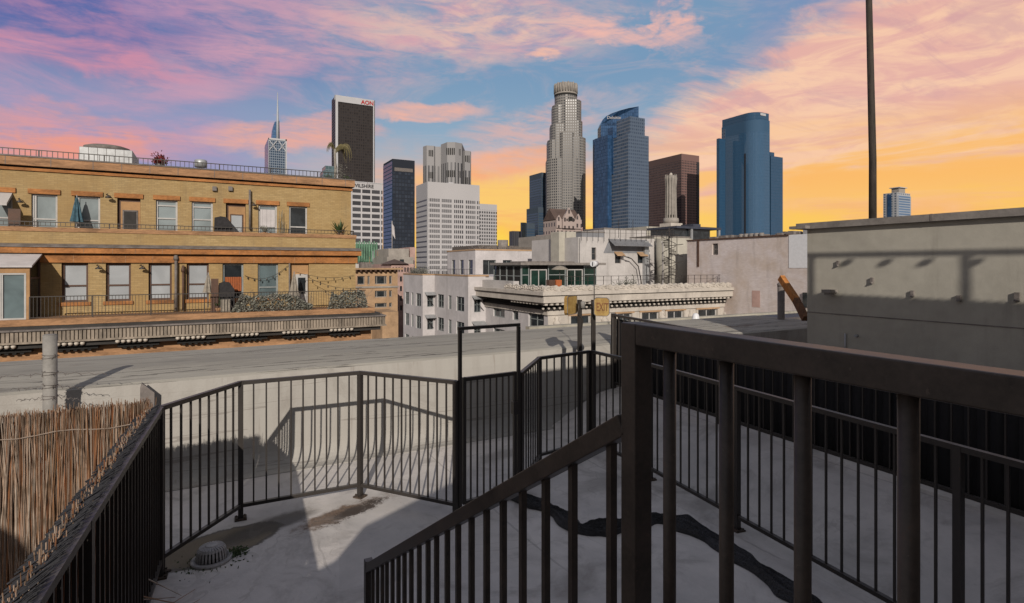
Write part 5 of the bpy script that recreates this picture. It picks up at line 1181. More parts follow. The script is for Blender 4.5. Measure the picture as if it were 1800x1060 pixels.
    mb = MB(); mb.extr([(x0_-.9, zW(1080, 445)), (x0_+.2, zW(1080, 421)), (x0_+.5, zW(1080, 421)), (x1_, zW(1080, 433)), (x1_, zW(1080, 444)), (x0_+.2, zW(1080, 445))], YW-.06, YW-.001, axis='Y'); mb.build('painted_shade_panel', 'corrug', w)
    for (a, h) in ((1081, .5), (1121, .5)): MB().extr([(YW-.02, zW(1085, 442)), (YW-.9, zW(1085, 449)), (YW-.9, zW(1085, 450)), (YW-.02, zW(1085, 443.5))], fx(a-2, YW), fx(a+12, YW)).build('window_awning', 'tan', w)
    MB().box(fx(1133, YW-.5), fx(1140, YW-.5), YW-.6, YW-.001, ze(512), zW(1135, 424)).build('duct', 'metal_lite', w)
    mb = MB()
    for k in range(2): mb.tube([Vector((fx(1095+k*6, YW-1), YW-1-.3*k, P(0, 449, Y=YW-1).z if False else zW(1100, 450+k*2))), Vector((fx(1110, YW-1), YW-1, zW(1110, 455))), Vector((fx(1122, YW-1), YW-1, zW(1122, 468))), Vector((fx(1128, YW-1), YW-1, zW(1128, 500)))], .08, 6)
    mb.build('curved_brace', 'iron', w)
    # roof line clutter behind
    for (x0_, x1_, ya_, yb_, Yq, mat, nm, lab) in ((1022, 1062, 408, 420, 75, 'corrug', 'roof_screen', 'grey corrugated roof screen behind the pale block'), (1062, 1136, 402, 420, 80, 'white3', 'roof_house', 'long low white roof house behind the corrugated awning'), (1150, 1212, 416, 500, 70, 'stucco', 'stair_wall', 'streaked beige wall behind the spiral stair')):
        mb = MB(); mb.box(fx(x0_, Yq), fx(x1_, Yq), Yq, Yq+6, -8, P(x0_, ya_, Y=Yq).z); o2 = mb.build(nm, mat); tag(o2, lab, 'building'); MB().box(fx(x0_, Yq)-.1, fx(x1_, Yq)+.1, Yq-.1, Yq+6.1, P(x0_, ya_, Y=Yq).z, P(x0_, ya_, Y=Yq).z+.18).build('coping', 'fascia', o2)
    mb = MB(); Yq = 67.5; zt1 = P(1100, 406, Y=Yq).z; zb1 = zW(1100, 420)
    mb.bar((fx(1022, Yq), Yq, zt1), (fx(1180, Yq), Yq, zt1+.3), .04); mb.bar((fx(1022, Yq), Yq, zt1-.5), (fx(1180, Yq), Yq, zt1-.2), .03)
    for i in range(18): x = fx(1022, Yq)+(fx(1180, Yq)-fx(1022, Yq))*i/17; mb.vpost((x, Yq), .045, zb1-.5, zt1+.3*i/17)
    for a in (1095, 1120, 1148): mb.vpost((fx(a, Yq), Yq+1), .06, zb1, P(a, 385, Y=Yq).z)
    tag(mb.build('roof_guard', 'iron'), 'thin roof guard with antenna poles above the corrugated awning', 'railing')
    # white service shafts
    Yq = 72.0
    for a, b_, lab in ((983, 994, 'left of two tall pale roof shafts below the gabled tower'), (996, 1013, 'right and wider of two tall pale roof shafts below the gabled tower')):
        tag(MB().box(fx(a, Yq), fx(b_, Yq), Yq, Yq+2.5, -6, P(a, 407, Y=Yq).z).build('roof_shaft', 'stucco', bevel=.1), lab, 'shaft')
    tag(MB().box(fx(1013, Yq), fx(1020, Yq), Yq+.3, Yq+3, -6, P(a, 424, Y=Yq).z).build('louvre_stack', 'slate'), 'dark louvred stack just right of the two shafts', 'vent')
    # drum wall + spiral stair
    Ys = 62.0; X_ = fx(1152, Ys); xt_ = fx(1184, Ys+5); tag(MB().tube([(xt_, Ys+5, ze(530)), (xt_, Ys+5, P(1152, 417, Y=Ys+2).z)], 2.9, 28).build('round_stair_tower', 'stucco'), 'rounded beige tower wall directly left of the spiral stair', 'tower')
    s = thing('spiral_stair', (fx(1178, Ys-2), Ys-2, ze(512)), 'black steel spiral staircase against the pale tower wall', 'stair'); cx, cy = fx(1176, Ys-2), Ys-2; z0, z1 = ze(512), P(1176, 412, Y=cy).z
    MB().tube([(cx, cy, z0), (cx, cy, z1+1)], .09, 8).build('column', 'iron', s); mb = MB(); n = 34; R = 1.0; hp = []
    for i in range(n):
        a = i*.52; z_ = z0+(z1-z0)*i/n; c1 = Vector((cx, cy, z_)); mb.bar(c1+Vector((math.cos(a+.2)*.1, math.sin(a+.2)*.1, -.08)), c1+Vector((math.cos(a+.2)*R, math.sin(a+.2)*R, -.08)), .3, .1); p = c1+Vector((math.cos(a), math.sin(a), 0))*R; p2 = c1+Vector((math.cos(a+.45), math.sin(a+.45), 0))*R
        mb.face([c1, p, p2]); mb.face([c1-Vector((0, 0, .05)), p2-Vector((0, 0, .05)), p-Vector((0, 0, .05))]); mb.face([p, p-Vector((0, 0, .12)), p2-Vector((0, 0, .12)), p2]); hp.append(p+Vector((0, 0, .95))); mb.tube([p, hp[-1]], .018, 4)
    mb.build('treads', 'iron', s); MB().tube(hp, .045, 5).build('handrail', 'iron', s)
    mb = MB()
    for k, yy_ in enumerate((432, 446, 463, 482)): zz = P(1180, yy_, Y=cy).z; mb.bar((cx+.2, cy, zz), (fx(1206, cy), cy+.6, zz+(.3 if k % 2 == 0 else -.4)), .09)
    for a in (1180, 1190): mb.vpost((fx(a, cy-.8), cy-.8), .06, z0, z1)
    mb.bar((fx(1172, cy-.8), cy-.8, z1), (fx(1194, cy-.8), cy-.8, z1), .07); mb.build('struts', 'iron', s)
    tag(MB().tube([(fx(1144, 63), 60.5, ze(512)), (fx(1144, 63), 60.5, P(1144, 428, Y=61).z), (fx(1141, 63), 60.4, P(1144, 425, Y=61).z)], .1, 8).build('vent_pipe', 'white3'), 'pale vertical pipe with bent top left of the round stair tower', 'pipe')
    # pink painted brick building
    XP = 62.0; k = thing('pink_brick_building', (XP, 50, GZ), 'large pale pink painted brick wall with one small window, right of centre', 'building')
    zp = lambda x, y: P(x, y, X=XP).z; y0, y1 = 30, fy(1208, XP); zt_ = zp(1300, 419)
    hs = [(fy(1262, XP), fy(1252, XP), zp(1257, 448), zp(1257, 428))]
    ym = fy(1387, XP); mb = MB(); facewall(mb, 'X', XP, ym, y1, GZ, zt_, hs, .4); mb.build('wall', 'pbrick', k); window(k, 'X', XP, *hs[0], 'slate', 'pane_dark', .15, (.5,), (.5,), .25)
    zwp = zp(1400, 471); mb = MB(); facewall(mb, 'X', XP, y0, ym, GZ, zwp, [], .4); mb.build('wall', 'pbrick', k)
    MB().box(XP-.05, XP+.4, y0, ym-.002, zwp+.001, zt_+.1).build('white_panel', 'white_plastic', k); MB().box(XP+.4, XP+20, y0, y1, GZ, zt_-.02).build('wall', 'pbrick', k)
    MB().box(XP-.15, XP+.5, ym, y1, zt_, zt_+.16).build('coping', 'bframe', k); MB().box(XP-.1, XP-.001, fy(1229, XP), fy(1226, XP), zp(1227, 469), zt_).build('downpipe', 'bframe', k)
    MB().box(XP-.03, XP-.001, fy(1336, XP), fy(1322, XP), zp(1330, 540), zp(1330, 511)).build('bricked_window', 'pinkstone', k)
    MB().box(XP-.25, XP-.001, fy(1418, XP)-.2, fy(1413, XP), zp(1415, 540), zp(1415, 514)).build('side_window', 'pane_dark', k)
    mb = MB(); rr = random.Random(5)
    for i in range(26):
        yv = fy(1230+rr.random()*150, XP); h_ = rr.uniform(.3, 1.1); w_ = rr.uniform(.3, 1.2); mb.box(XP+2+rr.random()*4, XP+3+rr.random()*4, yv, yv+w_, zt_-.1, zt_+.1+h_*.7)
    mb.build('roof_equipment', 'slate', k)
    for i in range(5): q = Vector((XP+2, fy(1285+i*9, XP), zt_+.7)); MB().tube([q+Vector((0, 0, -.7)), q], .3, 10).build('roof_fan', 'fascia', k)
    MB().box(XP+3, XP+5, fy(1398, XP), fy(1388, XP)+.3, zt_-.1, zt_+.9).build('roof_unit', 'metal_lite', k)
    # blue-grey roof pavilion behind
    Yq = 95.0; b = thing('steel_roof_pavilion', (fx(1220, Yq), Yq, 0), 'dark blue steel and glass roof pavilion left of the glass tower', 'pavilion')
    MB().box(fx(1186, Yq), fx(1248, Yq), Yq, Yq+8, -5, P(1200, 402, Y=Yq).z).build('wall', 'pane_dark', b); MB().box(fx(1184, Yq), fx(1262, Yq), Yq-1, Yq+9, P(1200, 402, Y=Yq).z, P(1200, 398, Y=Yq).z).build('roof', 'greyroof', b)
    MB().box(fx(1230, Yq), fx(1243, Yq), Yq+2, Yq+6, P(1200, 398, Y=Yq).z, P(1200, 391, Y=Yq).z).build('plant_box', 'greyroof', b)
    for a in (1210, 1258): MB().box(fx(a, Yq), fx(a+3, Yq), Yq-.9, Yq-.5, -5, P(1200, 402, Y=Yq).z).build('column', 'metal_lite', b)
    # warehouse filler roofs under the skyline
    tag(MB().box(fx(1010, 120), fx(1180, 120), 120, 150, GZ, P(1100, 412, Y=120).z).build('plain_block', 'greige'), 'plain greige block hidden mostly behind the pale roof houses', 'building')
    tag(MB().box(fx(840, 150), fx(960, 150), 150, 170, GZ, P(900, 432, Y=150).z).build('dark_roof_block', 'brownroof'), 'low dark roofed block under the yellow gap in the skyline', 'building')
middle()

# ---------------------------------------------------------------- street gap left of the white block
def gap():
    Y = 150.0; t = thing('tan_stone_building', (fx(660, Y), Y, GZ), 'tan stone office block with bracketed cornice and wide windows in the street gap', 'building')
    z = lambda y: P(660, y, Y=Y).z; xa, xb = fx(560, Y), fx(699, Y)
    hs = []
    for y0, y1 in ((485, 500), (511, 523), (533, 541), (551, 562), (572, 584)):
        for a, b in ((628, 641), (646, 650), (659, 680), (684, 689), (600, 620)):
            if y0 > 500 and a == 646: continue
            hs.append((fx(a, Y), fx(b, Y), z(y1), z(y0)))
    mb = MB(); facewall(mb, 'Y', Y, xa, xb, GZ, z(474), hs, .6); mb.build('wall', 'tan', t); MB().box(xa, xb, Y+.6, Y+40, GZ, z(474)-.05).build('wall', 'tan', t)
    for h in hs: window(t, 'Y', Y, *h, 'greige', 'pane_dark', .2, (.18, .82) if h[1]-h[0] > 2.4 else (), (), .4)
    MB().box(xa, xb+1, Y-1.6, Y+1, z(474), z(471)).build('cornice', 'tan', t); MB().box(xa, xb+.3, Y-.3, Y, z(506), z(503)).build('string_course', 'greige', t)
    x = fx(622, Y); ps = []
    while x < xb-.6: ps.append((x, Y-1.4, z(477))); x += 1.3
    inst('bracket', 'bframe', t, MB().box(0, .5, 0, 1.4, 0, z(474)-z(477)-.001), ps)
    zt = z(471); MB().box(fx(641, Y), fx(660, Y), Y+4, Y+9, zt, z(461)).build('roof_plant', 'slate', t); MB().box(fx(632, Y), fx(640, Y), Y+6, Y+9, zt, z(464)).build('roof_plant', 'white3', t); MB().tube([(fx(664, Y), Y+5, zt), (fx(664, Y), Y+5, z(440))], .12, 6).build('roof_mast', 'metal_lite', t)
    Y2 = 135; tag(MB().box(fx(672, Y2), fx(700, Y2), Y2, Y2+10, GZ, P(690, 548, Y=Y2).z).build('low_tan_roof', 'tan'), 'low sloping tan roof down in the street gap', 'building')
    # pinkish building right of it with arched windows & brown roof
    Y = 175; t = thing('arcaded_building', (fx(700, Y), Y, GZ), 'pinkish building with arched top windows and small brown tile roof', 'building'); z = lambda y: P(700, y, Y=Y).z
    xa, xb = fx(688, Y), fx(728, Y); hs = [(fx(690+i*5.2, Y), fx(692.6+i*5.2, Y), z(478), z(470)) for i in range(7)]+[(fx(694+i*9, Y), fx(698+i*9, Y), z(y_+9), z(y_)) for i in range(4) for y_ in (486, 503, 520, 537)]
    mb = MB(); facewall(mb, 'Y', Y, xa, xb, GZ, z(464), hs, .5); mb.build('wall', 'pinkstone', t); MB().box(xa, xb, Y+.5, Y+25, GZ, z(464)-.05).build('wall', 'pinkstone', t)
    for h in hs: MB().box(h[0], h[1], Y+.4, Y+.49, h[2], h[3]).build('window', 'pane_dark', t)
    a, b = fx(690, Y), fx(712, Y); mb = MB(); m_ = (a+b)/2; zt, zp = z(464), z(455)
    ap = (m_, Y+5, zp); cs = [(a-1, Y-1, zt), (b+1, Y-1, zt), (b+1, Y+11, zt), (a-1, Y+11, zt)]
    for i in range(4): mb.face([cs[i], cs[(i+1) % 4], ap])
    mb.face(cs[::-1]); mb.build('tile_roof', 'roofbrown', t)
    Y = 210; t = tag(MB().box(fx(683, Y), fx(719, Y), Y, Y+20, GZ, P(700, 437, Y=Y).z).build('greige_block', 'greige'), 'pale greige block topped by a flagpole in front of the dark blue tower', 'building')
    MB().box(fx(678, Y), fx(724, Y), Y-2, Y+18, GZ, P(700, 452, Y=Y).z).build('wing', 'greige', t)
    MB().box(fx(700, Y), fx(707, Y), Y-2.2, Y-2.001, P(700, 449, Y=Y).z-4, P(700, 456, Y=Y).z).build('dark_opening', 'pane_dark', t); MB().box(fx(722, Y), fx(732, Y), Y+1, Y+18, GZ, P(700, 434, Y=Y).z).build('wing', 'pinkstone', t)
    f = thing('flagpole', (fx(690.5, Y), Y+1, P(700, 437, Y=Y).z), 'thin pale flagpole with a limp flag before the dark blue tower', 'flagpole'); q = Vector((fx(690.5, Y), Y+1, P(700, 437, Y=Y).z)); zt = P(690, 388, Y=Y).z
    MB().tube([q, (q.x, q.y, zt)], .16, 6).build('pole', 'white3', f)
    mb = MB(); mb.face([(q.x, q.y, zt-1), (q.x+.9, q.y+.3, zt-2.2), (q.x+1.2, q.y, zt-7), (q.x+.1, q.y, zt-5)]); o = mb.build('flag', 'white', f); s_ = o.modifiers.new('s', 'SOLIDIFY'); s_.thickness = .1
    # green terracotta tower
    Y = 230; t = thing('green_deco_tower', (fx(645, Y), Y, GZ), 'green terracotta tower top with tall vertical fins beside the yellow building', 'tower'); z = lambda y: P(650, y, Y=Y).z
    MB().box(fx(600, Y), fx(664, Y), Y, Y+16, GZ, z(429)).build('wall', 'copper', t); MB().box(fx(664, Y)+.01, fx(676, Y), Y+1, Y+16, GZ, z(446)).build('shoulder', 'copper', t)
    mb = MB()
    for i in range(9): a = fx(626+i*4.3, Y); mb.box(a, a+.42, Y-.9, Y-.001, z(460), z(426)+(.4 if i % 2 else 0))
    mb.build('fins', 'copper', t); mb = MB()
    for i in range(8): a = fx(628+i*4.3, Y); mb.box(a, a+.4, Y-.05, Y-.002, z(456), z(434))
    mb.build('dark_slots', 'pane_dark', t); mb = MB()
    for i in range(3): a = fx(665+i*4, Y); mb.box(a, a+.4, Y+.5, Y+.999, z(468), z(444))
    mb.build('fins', 'copper', t)
gap()

# ---------------------------------------------------------------- skyline
def tower(name, label, vols, cat='tower'):
    first = vols[0]; c0 = P(first['xc'], HOR, D=first['D'])
    t = thing(name, (c0.x, c0.y, GZ), label, cat)
    t['_info'] = 0
    outs = []
    for v in vols:
        c = P(v['xc'], v['y'], D=v['D']); X, Y = c.x, c.y; dx = v.get('dy', 0)
        if 'wy' in v: Y2 = Y+v['wy']
        else: Y2 = fy(v['xl'], X)
        X2 = X+v['wx'] if 'wx' in v else fx(v['xr'], Y)
        zt = c.z; zb = P(v['xc'], v['yb'], D=v['D']).z if 'yb' in v else GZ
        r = v.get('round', 0)
        if r:
            poly = [(X, Y2)]+[(X+r-r*math.cos(a), Y+r-r*math.sin(a)) for a in [math.pi/2*i/10 for i in range(11)]]+[(X2, Y), (X2, Y2)]
            mb = MB(); mb.prism(poly, zb, zt); mb.sm = [i < len(poly)-2 and i > 0 for i in range(len(mb.f))]
        else: mb = MB(); mb.box(X, X2, Y, Y2, zb, zt)
        mb.build(v.get('part', 'wall'), v['m'], t, uvo=(X, Y, zt)); outs.append((X, X2, Y, Y2, zb, zt))
    return t, outs
def skyline():
    fm = facade
    # far left spire tower
    m1 = fm('f_spire', (.20, .24, .29), (.018, .035, .065), 3.2, 2.4, 4.2, 2.9, rg=.15); m1b = fm('f_spireside', (.05, .10, .19), (.04, .09, .18), 3, 2.5, 4.2, 3.4)
    t, o = tower('spire_tower', 'slim blue and white glass tower ending in a tall needle spire', [dict(xl=465.5, xc=472, xr=504, y=242, D=950, m=m1)])
    X, X2, Y, Y2, zb, zt = o[0]; w = X2-X
    MB().box(X-.4, X-.05, Y+1, Y2-1, zb, zt-2).build('side_glass', m1b, t)
    mb = MB(); mb.box(X, X+w*.03, Y-1, Y-.1, zb, zt); mb.box(X+w*.93, X+w, Y-1, Y-.1, zb, zt); mb.box(X, X+w, Y-1, Y-.1, zt-3, zt)
    for a, b in ((.04, .45), (.55, .95)):
        for za in (zt-4,): mb.bar((X+w*a, Y-.6, za), (X+w*b, Y-.6, za-17), 1.2); mb.bar((X+w*b, Y-.6, za), (X+w*a, Y-.6, za-17), 1.2)
    mb.build('white_bracing', 'aframe', t)
    z = lambda x, y: P(x, y, Y=Y+6).z; mb = MB(); mb.extr([(fx(478, Y+6), zt), (fx(480, Y+6), z(480, 225)), (fx(483, Y+6), z(483, 214)), (fx(491, Y+6), z(491, 212)), (fx(492, Y+6), zt)], Y+6, Y+30, axis='Y'); mb.build('sail_crown', m1b, t)
    xs = fx(488, Y+4); MB().tube([(xs, Y+4, zt-12), (xs, Y+4, z(488, 212)), (xs, Y+4, z(488, 163))], [2.4, 1.9, .5], 8).build('spire', 'spire', t)
    # tall dark tower with white trim
    m = fm('f_darkbrown', (.034, .028, .027), (.014, .012, .013), 3.0, 1.7, 3.9, 2.3, rg=.3, spec=.3)
    t, o = tower('dark_brown_tower', 'tall dark brown slab tower with white corner strips and a red sign at top right', [dict(xl=583, xc=590, xr=659, y=167, D=750, m=m)])
    X, X2, Y, Y2, zb, zt = o[0]; w = X2-X
    mb = MB(); mb.box(X-.3, X+w*.055, Y-.9, Y-.05, zb, zt); mb.box(X+w*.95, X2-w*.02, Y-.9, Y-.05, zb, zt); mb.box(X+w*.055, X+w*.95, Y-.9, Y-.05, zt-8.5, zt); mb.box(X-.9, X-.05, Y-.9, Y+6, zt-6, zt); mb.build('white_trim', 'aframe', t)
    text_mesh('AON', 7.6, 'red', t, 'sign', (X+w*.80, Y-1.1, zt-7.4), (1, 0, 0), .15, bold=.25)
    MB().box(X+w*.055, X+w*.95, Y-.2, Y-.06, zb+98, zb+101).build('plant_floor', 'dark', t)
    # small domed glass tower peeking over roof
    m = fm('f_smallglass', (.12, .16, .18), (.04, .07, .08), 3, 2.4, 3.8, 2.8)
    t, o = tower('rounded_glass_tower', 'small rounded glass tower top just left of the dark brown tower', [dict(xl=566, xc=572, xr=590, y=291, D=520, m=m), dict(xl=562, xc=568, xr=590, y=300, D=519, m=m, part='wing')])
    # white sign building
    m = fm('f_sign', (.42, .41, .42), (.035, .035, .04), 5.75, 4.9, 3.72, 2.35, top=4.6, rg=.25)
    t, o = tower('white_sign_building', 'white gridded office block with dark lettering along its top edge', [dict(xl=590, xc=601, xr=672.5, y=317, D=330, m=m)])
    X, X2, Y, Y2, zb, zt = o[0]; text_mesh('WILSHIRE', 2.9, 'ink', t, 'lettering', (fx(656.5, Y), Y-.3, zt-3.4), (1, 0, 0), .1, align='RIGHT', bold=.03)
    t_ = bpy.data.objects['lettering'] if 'lettering' in bpy.data.objects else None
    MB().box(X-.3, X2+.3, Y-.25, Y+2, zt-.5, zt).build('coping', 'aframe', t)
    # dark blue tower
    m = fm('f_navy', (.018, .022, .032), (.012, .018, .03), 3.1, 2.5, 3.9, 2.9, rg=.12, spec=.5, top=13); mL = fm('f_navyside', (.02, .05, .10), (.018, .05, .11), 3.1, 2.6, 3.9, 3.0, rg=.12)
    t, o = tower('navy_glass_tower', 'dark navy glass tower between the white gridded block and the stepped white tower', [dict(xl=674, xc=690, xr=729, y=279, D=560, m=m)])
    X, X2, Y, Y2, zb, zt = o[0]; MB().box(X-.3, X-.02, Y+.5, Y2, zb, zt-2).build('side_glass', mL, t); MB().box(X-.35, X2+.02, Y-.2, Y2, zt-102, zt-95).build('mechanical_band', 'ink', t)
    mb = MB()
    for i in range(22): a = X+2+(X2-X-4)*i/22; mb.box(a, a+.8, Y-.12, Y-.02, zt-12, zt-8.5)
    mb.build('top_louvres', 'slate', t)
    # stepped white office block
    m = fm('f_white1', (.40, .39, .40), (.04, .04, .045), 2.32, 1.35, 3.92, 2.5, top=11.0, rg=.3); 
    t, o = tower('white_office_block', 'large pale office block with small slot windows grouped in four bays', [dict(xl=732, xc=752, xr=843, y=319, D=420, m=fm('f_white2', (.41, .40, .41), (.03, .03, .035), 1.62, .95, 3.92, 2.45, group=(9.95, 8.7, -.3), top=11.5, rg=.3))])
    X, X2, Y, Y2, zb, zt = o[0]; mS = fm('f_white3', (.36, .355, .37), (.05, .05, .055), 60, 57, 3.92, 1.2, top=11.5, rg=.4); MB().box(X-.25, X-.02, Y+.6, Y2, zb, zt-.2).build('side_wall', mS, t, uvo=(X, Y, zt))
    MB().box(X+20, X+24, Y+8, Y+12, zt, zt+2).build('roof_plant', 'aframe', t)
    # zigzag crown tower
    m = fm('f_zig', (.26, .255, .26), (.035, .035, .04), 3.9, 1.7, 600, 560, rg=.3, top=15); D = 560
    t = thing('zigzag_tower', tuple(P(785, HOR, D=D))[:2]+(GZ,), 'pale ribbed tower with zigzag bays rising behind the white office block', 'tower')
    def pl(x, d): v = P(x, HOR, D=D+d); return (v.x, v.y)
    zt = P(785, 253, D=D).z
    MB().prism([pl(743.5, 6), pl(750, 0), pl(763, 2), pl(765, 5), pl(775, 6), pl(779, 50), pl(745, 50)], GZ, zt-1.5).build('left_bays', m, t)
    MB().prism([pl(775, 3), pl(786, -8), pl(800, -8), pl(812, -2), pl(813, 4), pl(820, 50), pl(776, 50)], GZ, zt).build('centre_bays', m, t)
    MB().prism([pl(813, 7), pl(817, 3), pl(827, 6), pl(828, 12), pl(828, 50), pl(814, 50)], GZ, zt-6).build('right_bays', m, t)
    mb = MB(); 
    for a, b, d, y in ((753, 762, 1.2, 1), (784, 800, -8.6, 1), (802, 810, -4, 1), (817, 826, 3.6, -4)):
        n = max(3, int((b-a)/3)); 
        for i in range(n):
            for zz in (zt-10+y, zt-32+y): p = pl(a+(b-a)*(i+.2)/n, d-.6); q = pl(a+(b-a)*(i+.75)/n, d-.6); mb.bar((p[0], p[1], zz), (q[0], q[1], zz), .5, 6)
    mb.build('top_openings', 'dark', t)
    # small gridded white
    t, o = tower('gridded_white_block', 'narrow pale gridded block at the right foot of the white office block', [dict(xl=838, xc=842, xr=873.5, y=358, D=560, m=fm('f_grid', (.38, .37, .38), (.05, .05, .055), 2.6, 1.6, 3.4, 2.1, top=6))])
    tower('small_dark_block', 'small dark office block low in the yellow sky gap', [dict(xl=895, xc=901, xr=917, y=406, D=900, m=fm('f_sd', (.06, .06, .07), (.03, .03, .035), 4, 2, 40, 38)), dict(xl=915, xc=917, xr=925, y=391, D=880, m=M['pane_dark'], part='wing')])
    # stepped blue slab left of the round tower
    m = fm('f_bstep', (.055, .075, .10), (.025, .045, .075), 40, 38, 4.1, 2.6, top=9)
    tower('stepped_blue_slab', 'blue-grey banded slab tower tight against the left of the round crowned tower', [dict(xl=930.5, xc=952, xr=975, y=303, D=900, m=m), dict(xl=925.5, xc=946, xr=960, y=364, D=890, m=m, part='lower_step'), dict(xl=920, xc=926, xr=940, y=392, D=880, m=m, part='lower_step')])
    # round crowned tower
    m = fm('f_round', (.215, .205, .195), (.018, .02, .026), 3.5, 1.9, 4.05, 2.3, rg=.25, var=.6); D = 860; c = P(994.5, HOR, D=D); pxm = D/FPX
    t = thing('round_crowned_tower', (c.x, c.y, GZ), 'tallest tower, pale granite, stepping up to a round ribbed crown', 'tower'); zz = lambda y: P(994.5, y, D=D).z
    def cyl(r, n=48, cx=0, cy=0): return [(c.x+cx+r*math.cos(2*math.pi*i/n), c.y+cy+r*math.sin(2*math.pi*i/n)) for i in range(n)]
    def sq(h, rot, cut, px_off=0):
        pts = []; cxo, cyo = px_off*pxm*C, -px_off*pxm*S
        for k in range(4):
            a = rot+k*math.pi/2
            for da in (-cut, cut): rr = h/math.cos(math.pi/4-cut) if False else h; pts.append((c.x+cxo+rr*math.cos(a+da), c.y+cyo+rr*math.sin(a+da)))
        return pts
    mb = MB(); mb.prism(cyl(19.6*pxm), GZ, zz(166)); mb.sm = [True]*48+[False]*2; mb.build('core', m, t)
    rc = -YAW+math.pi/4
    def seg(x0, x1, y, depth, front, nm):
        """block spanning pixels x0..x1, faces chamfered"""
        p0 = Vector((c.x, c.y)); R_ = Vector((C, -S)); F_2 = Vector((S, C)); a = (x0-994.5)*pxm; b = (x1-994.5)*pxm; ch = (b-a)*.16
        pts = [(a, 0), (a, -front*.35), (a+ch*.6, -front*.72), (a+ch*1.6, -front), (b-ch*1.6, -front), (b-ch*.6, -front*.72), (b, -front*.35), (b, 0), (b, depth), (a, depth)]
        poly = [tuple(p0+R_*u+F_2*v) for u, v in pts]; MB().prism(poly, GZ, zz(y)).build(nm, m, t)
    f = 20*pxm
    seg(970.5, 1010, 188, 15, f*.86, 'upper_shaft'); seg(982, 1021, 180, 16, f*1.03, 'upper_shaft'); seg(967, 1000, 222, 15, f*.95, 'middle_shaft'); seg(990, 1023, 216, 16, f*1.0, 'middle_shaft')
    seg(962, 990, 249, 18, f*.9, 'lower_shaft'); seg(975, 1028.5, 245, 20, f*1.12, 'lower_shaft'); seg(960.5, 1028, 282, 22, f*1.18, 'base_shaft'); seg(978, 1012, 238, 22, f*1.25, 'centre_bay')
    mb = MB(); n = 26; R = 19.8*pxm; mb.prism(cyl(R*.96), zz(166), zz(150)); mb.build('crown_drum', 'greige', t); mb = MB()
    for i in range(n): a = 2*math.pi*i/n; mb.tube([(c.x+R*math.cos(a), c.y+R*math.sin(a), zz(165)), (c.x+R*math.cos(a), c.y+R*math.sin(a), zz(149+(1 if i % 2 else 0)))], 1.15, 6)
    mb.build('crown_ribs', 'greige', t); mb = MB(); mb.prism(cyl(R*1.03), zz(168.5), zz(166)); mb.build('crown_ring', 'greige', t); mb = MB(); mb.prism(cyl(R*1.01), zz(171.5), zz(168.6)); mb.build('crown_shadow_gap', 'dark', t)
    tower('blue_sliver_tower', 'dark blue glass sliver behind the lower right of the round crowned tower', [dict(xl=1014, xc=1018, xr=1028.5, y=321, D=930, m=fm('f_sliv', (.02, .06, .12), (.02, .06, .13), 3, 2.6, 4, 3.4))])
    # blue glass tower with curved crown
    D = 650; m_l = fm('f_gasL', (.14, .16, .20), (.035, .06, .10), 3.4, 3.1, 4.05, 2.6, rg=.15); m_r = fm('f_gasR', (.085, .115, .165), (.02, .035, .065), 3.0, 1.4, 4.05, 2.0, rg=.2); m_b = fm('f_gasB', (.016, .045, .095), (.015, .045, .105), 2.2, 2.0, 4.05, 3.7, rg=.08)
    t, o = tower('curved_crown_tower', 'blue and grey glass tower with curved blue glass crown sweeping up to the right', [
        dict(xl=1042, xc=1104, xr=1140, y=236, D=D, m=m_l), dict(xl=1084, xc=1107, xr=1133, y=205, D=D+8, m=m_l, part='upper_block'), dict(xl=1045, xc=1068, xr=1075, y=237, D=D+22, m=m_b, part='left_wing')])
    X, X2, Y, Y2, zb, zt = o[0]; MB().box(X+.2, X2+.1, Y-.3, Y-.02, zb, zt+1).build('right_facade', m_r, t, uvo=(X, Y, zt)); X, X2, Ya, Yb, _, zt2 = o[1]; MB().box(X+.2, X2+.1, Ya-.3, Ya-.02, zt+1, zt2+.5).build('right_facade', m_r, t, uvo=(X, Y, zt2))
    X = o[0][0]; ya, yb = fy(1077, X-1), fy(1068, X-1); MB().box(X-.9, X-.02, ya, yb, P(1070, 308, X=X).z, zt+14).build('recess_glass', m_b, t)
    MB().box(X-.5, X-.02, fy(1050, X), fy(1042.5, X), P(1046, 245, X=X).z, zt-.01).build('left_notch', m_b, t) ; Xc = X+3
    pts = [(1056, 262), (1056, 219), (1059, 211), (1066, 204), (1076, 199), (1090, 194), (1105, 190), (1122.5, 187), (1122.5, 240)]
    # crown: gently curved glass screen in plan
    mb = MB(); dz = D+62; fr = [P(x, y, D=dz-6*math.sin((x-1056)/67*math.pi)) for x, y in pts]; bk = [p+Vector((S, C, 0))*26 for p in fr]
    mb.face(fr); mb.face(bk[::-1])
    for i in range(len(fr)): j = (i+1) % len(fr); mb.face([fr[i], bk[i], bk[j], fr[j]])
    mb.build('curved_crown', m_b, t, recalc=True)
    q = P(1067, 209, D=dz-12); text_mesh('Deloitte', 5.2, 'white3', t, 'sign', q, (C, -S, .0), .15, align='LEFT', zdir=Vector((0, 0, 1)))
    # brown tower
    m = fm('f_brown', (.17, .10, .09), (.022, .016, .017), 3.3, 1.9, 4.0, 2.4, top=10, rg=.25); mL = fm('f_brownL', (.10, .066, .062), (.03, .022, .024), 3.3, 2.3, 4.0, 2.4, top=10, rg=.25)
    t, o = tower('brown_granite_tower', 'brown granite box tower behind the pale lantern spire', [dict(xl=1136, xc=1198, xr=1229, y=270, D=850, m=m)]); X, X2, Y, Y2, zb, zt = o[0]; MB().box(X-.3, X-.02, Y+.02, Y2, zb, zt-.1).build('left_facade', mL, t, uvo=(X, Y, zt)); MB().box(X2-5.5, X2+.1, Y-.3, Y-.02, zb, zt-10).build('corner_glass', 'ink', t)
